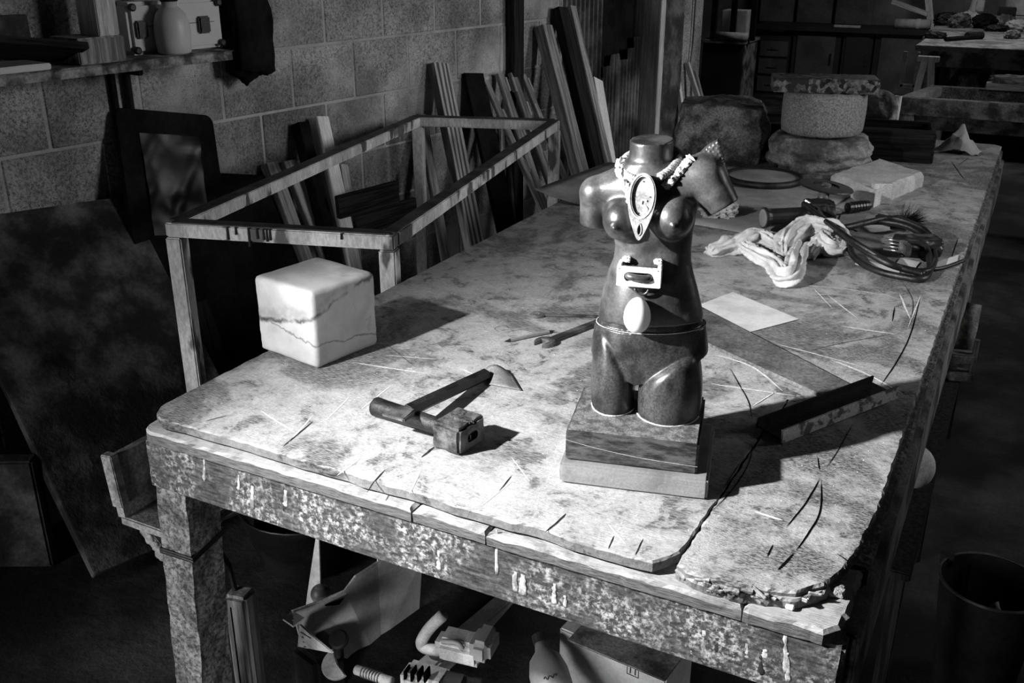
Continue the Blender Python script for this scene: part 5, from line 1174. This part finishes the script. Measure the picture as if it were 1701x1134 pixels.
# cabinets along the back
YC = 11.6
def cabinet(name, label, x0, x1, ytop, doors, mat='cabinet_door', Y=YC, dp=.5, hdl=True):
    a = PY(x0, ytop, Y); b = PY(x1, ytop, Y); zt_ = PY((x0+x1)/2, ytop, Y).z; t = thing(name, label, 'cabinet', ((a.x+b.x)/2, Y+dp/2, 0)); w = b.x-a.x
    link('body', boxm(((a.x+b.x)/2, Y+dp/2+.012, zt_/2), (w, dp, zt_), bev=.004), 'cabinet_dark', t)
    n = doors
    for k in range(n):
        dx = w/n; d_ = link('door', boxm((a.x+dx*(k+.5), Y, zt_/2+.03), (dx*.80, .02, zt_*.82), bev=.004), mat, t)
        if hdl: link('handle', boxm((a.x+dx*(k+.5)+dx*.33, Y-.018, zt_/2+.08), (.02, .018, .12), bev=.004), 'black_plastic', d_)
    return t, zt_
_, z1 = cabinet('low_cabinet', 'dark low cabinet with one grey door behind the stone stack', 1318, 1398, 55, 1)
_, z2 = cabinet('side_cabinet', 'dark low cabinet with a grey door left of the far bench', 1455, 1560, 58, 1)
cabinet('narrow_cabinet', 'narrow black cabinet between the two grey-doored ones', 1402, 1452, 56, 1, 'cabinet_dark')
dc_ = thing('drawer_unit', 'low drawer unit left of the grey cabinet door', 'cabinet', (PY(1285, 80, YC).x, YC+.2, 0))
a, b = PY(1262, 58, YC), PY(1314, 58, YC)
link('body', boxm(((a.x+b.x)/2, YC+.26, a.z/2), (b.x-a.x, .5, a.z), bev=.004), 'cabinet_dark', dc_)
for k in range(3):
    d_ = link('drawer', boxm(((a.x+b.x)/2, YC, a.z*(.18+.30*k)), ((b.x-a.x)*.9, .02, a.z*.26), bev=.004), 'cabinet_door', dc_); link('handle', boxm(((a.x+b.x)/2, YC-.018, a.z*(.18+.30*k)), (.12, .018, .02), bev=.004), 'worn_steel', d_)
a, b = PY(1255, 44, YC), PY(1545, 46, YC)
wt = tag(link('long_worktop', boxm(((a.x+b.x)/2, YC+.25, max(a.z, z1+.03)), (b.x-a.x, .62, .05), bev=.004), 'cabinet_dark'), 'long dark worktop over the low cabinets at the back', 'worktop')
zw = max(a.z, z1+.03)+.026
# upper board panels standing on the worktop
for k, (x0, x1) in enumerate(((1262, 1318), (1324, 1382), (1388, 1450))):
    a, b = PY(x0, 20, YC+.45), PY(x1, 20, YC+.45); tag(link('back_panel', boxm(((a.x+b.x)/2, YC+.47, zw+.35), (b.x-a.x, .03, .70), bev=.004), 'cabinet_door'), ['left grey panel standing at the back of the long worktop', 'middle grey panel standing at the back of the long worktop', 'right grey panel standing at the back of the long worktop'][k], 'panel', 'panels on the long worktop')
a, b = PY(1386, 41, YC), PY(1430, 42, YC); tag(link('notice_strip', boxm(((a.x+b.x)/2, YC+.0, zw+.012), (b.x-a.x, .06, .024)), 'dim_cloth'), 'thin pale strip lying on the edge of the long worktop', 'strip')
a, b = PY(1485, 33, YC), PY(1545, 28, YC); pr = thing('paper_roll', 'pale paper roll lying on the long worktop', 'roll', ((a+b)/2)); ZZ = zw+.05
link('tube', tubem([V((a.x, YC+.15, ZZ)), V((b.x, YC+.15, ZZ))], .05, 14), 'dim_cloth', pr, smooth=True); link('collar', tubem([V((b.x-.14, YC+.15, ZZ)), V((b.x-.10, YC+.15, ZZ))], .055, 14), 'paper', pr)
a, b = PY(1480, 6, YC+.2), PY(1540, 24, YC+.2); tag(putbar('slanted_lath', V((a.x, YC+.25, a.z+.02)), V((b.x, YC+.25, max(b.z, zw+.02))), .05, .03, V((0, 0, 1)), 'pale_wood'), 'pale lath slanting above the paper roll', 'lath')
a, b = PY(1549, 0, YC+.3), PY(1560, 34, YC+.3); tag(putbar('pale_stake', V((b.x-.06, YC+.3, z2+.03)), V((a.x-.12, YC+.44, a.z+.25)), .07, .04, V((1, 0, 0)), 'pale_wood'), 'pale stake leaning at the right end of the long worktop', 'stake')
# tool cabinet with a light side by the plaster wall
YT = 9.6
a, b = PY(1168, 68, YT), PY(1235, 68, YT); e = PY(1262, 60, YT+.5)
zt_ = a.z; zb_ = max(0, PY(1235, 146, YT).z)
tc = thing('tool_cabinet', 'black tool cabinet with clutter on top beside the plaster wall', 'cabinet', ((a.x+b.x)/2, YT+.25, 0))
link('body', boxm(((a.x+b.x)/2, YT+.25, zt_/2+.02), (b.x-a.x, .5, zt_-.06), bev=.006), 'cabinet_dark', tc); link('side_panel', boxm((b.x+.006, YT+.25, zt_/2+.02), (.012, .46, zt_-.08), bev=.002), 'bench_dark', tc)
link('plinth', boxm(((a.x+b.x)/2, YT+.25, .02), (b.x-a.x+.06, .56, .04)), 'bench_dark', tc); link('top', boxm(((a.x+b.x)/2, YT+.25, zt_), (b.x-a.x+.05, .55, .03)), 'bench_dark', tc)
a2, b2 = PY(1192, 48, YT+.2), PY(1245, 48, YT+.2)
tag(link('white_carton', boxm(((a2.x+b2.x)/2+.0, YT+.3, zt_+.015+.13), ((b2.x-a2.x)*.8, .2, .26), bev=.006), 'dim_cloth'), 'white carton behind the bars on top of the tool cabinet', 'box')
for k, x in enumerate((1187, 1219, 1252)):
    p = PY(x, 40, YT+.1); tag(link('upright_bar', boxm((p.x, YT+.08, zt_+.015+.25), (.05, .05, .50), bev=.004), 'black_panel'), ['left black upright bar on the tool cabinet', 'middle black upright bar on the tool cabinet', 'right black upright bar on the tool cabinet'][k], 'bar', 'bars on the tool cabinet')
p = PY(1215, 58, YT); tag(link('grey_roll', tubem([V((p.x-.15, YT+.0, zt_+.055)), V((p.x+.16, YT+.0, zt_+.055))], .038, 12), 'tool_grey', smooth=True), 'grey roll lying at the front of the tool cabinet top', 'roll')
# cable hanging on the plaster wall
pts = [PW(1152, 55, .02), PW(1150, 80, .02), PW(1146, 110, .02)]
tag(link('wall_cable', tubem(spline([pts[0]+V((0, 0, .3))]+pts, 6), .006, 6), 'black_plastic'), 'thin black cable hanging down the plaster wall', 'cable')
# things at the dark lower left
p = P(20, 1010, 0)
tag(link('grey_slab', boxm((p.x-.16, p.y+.15, .17), (.20, .05, .34), rot=.5, bev=.006), 'dark_stone'), 'grey slab cut off by the left edge, standing on the floor', 'slab')
SC.camera = camo
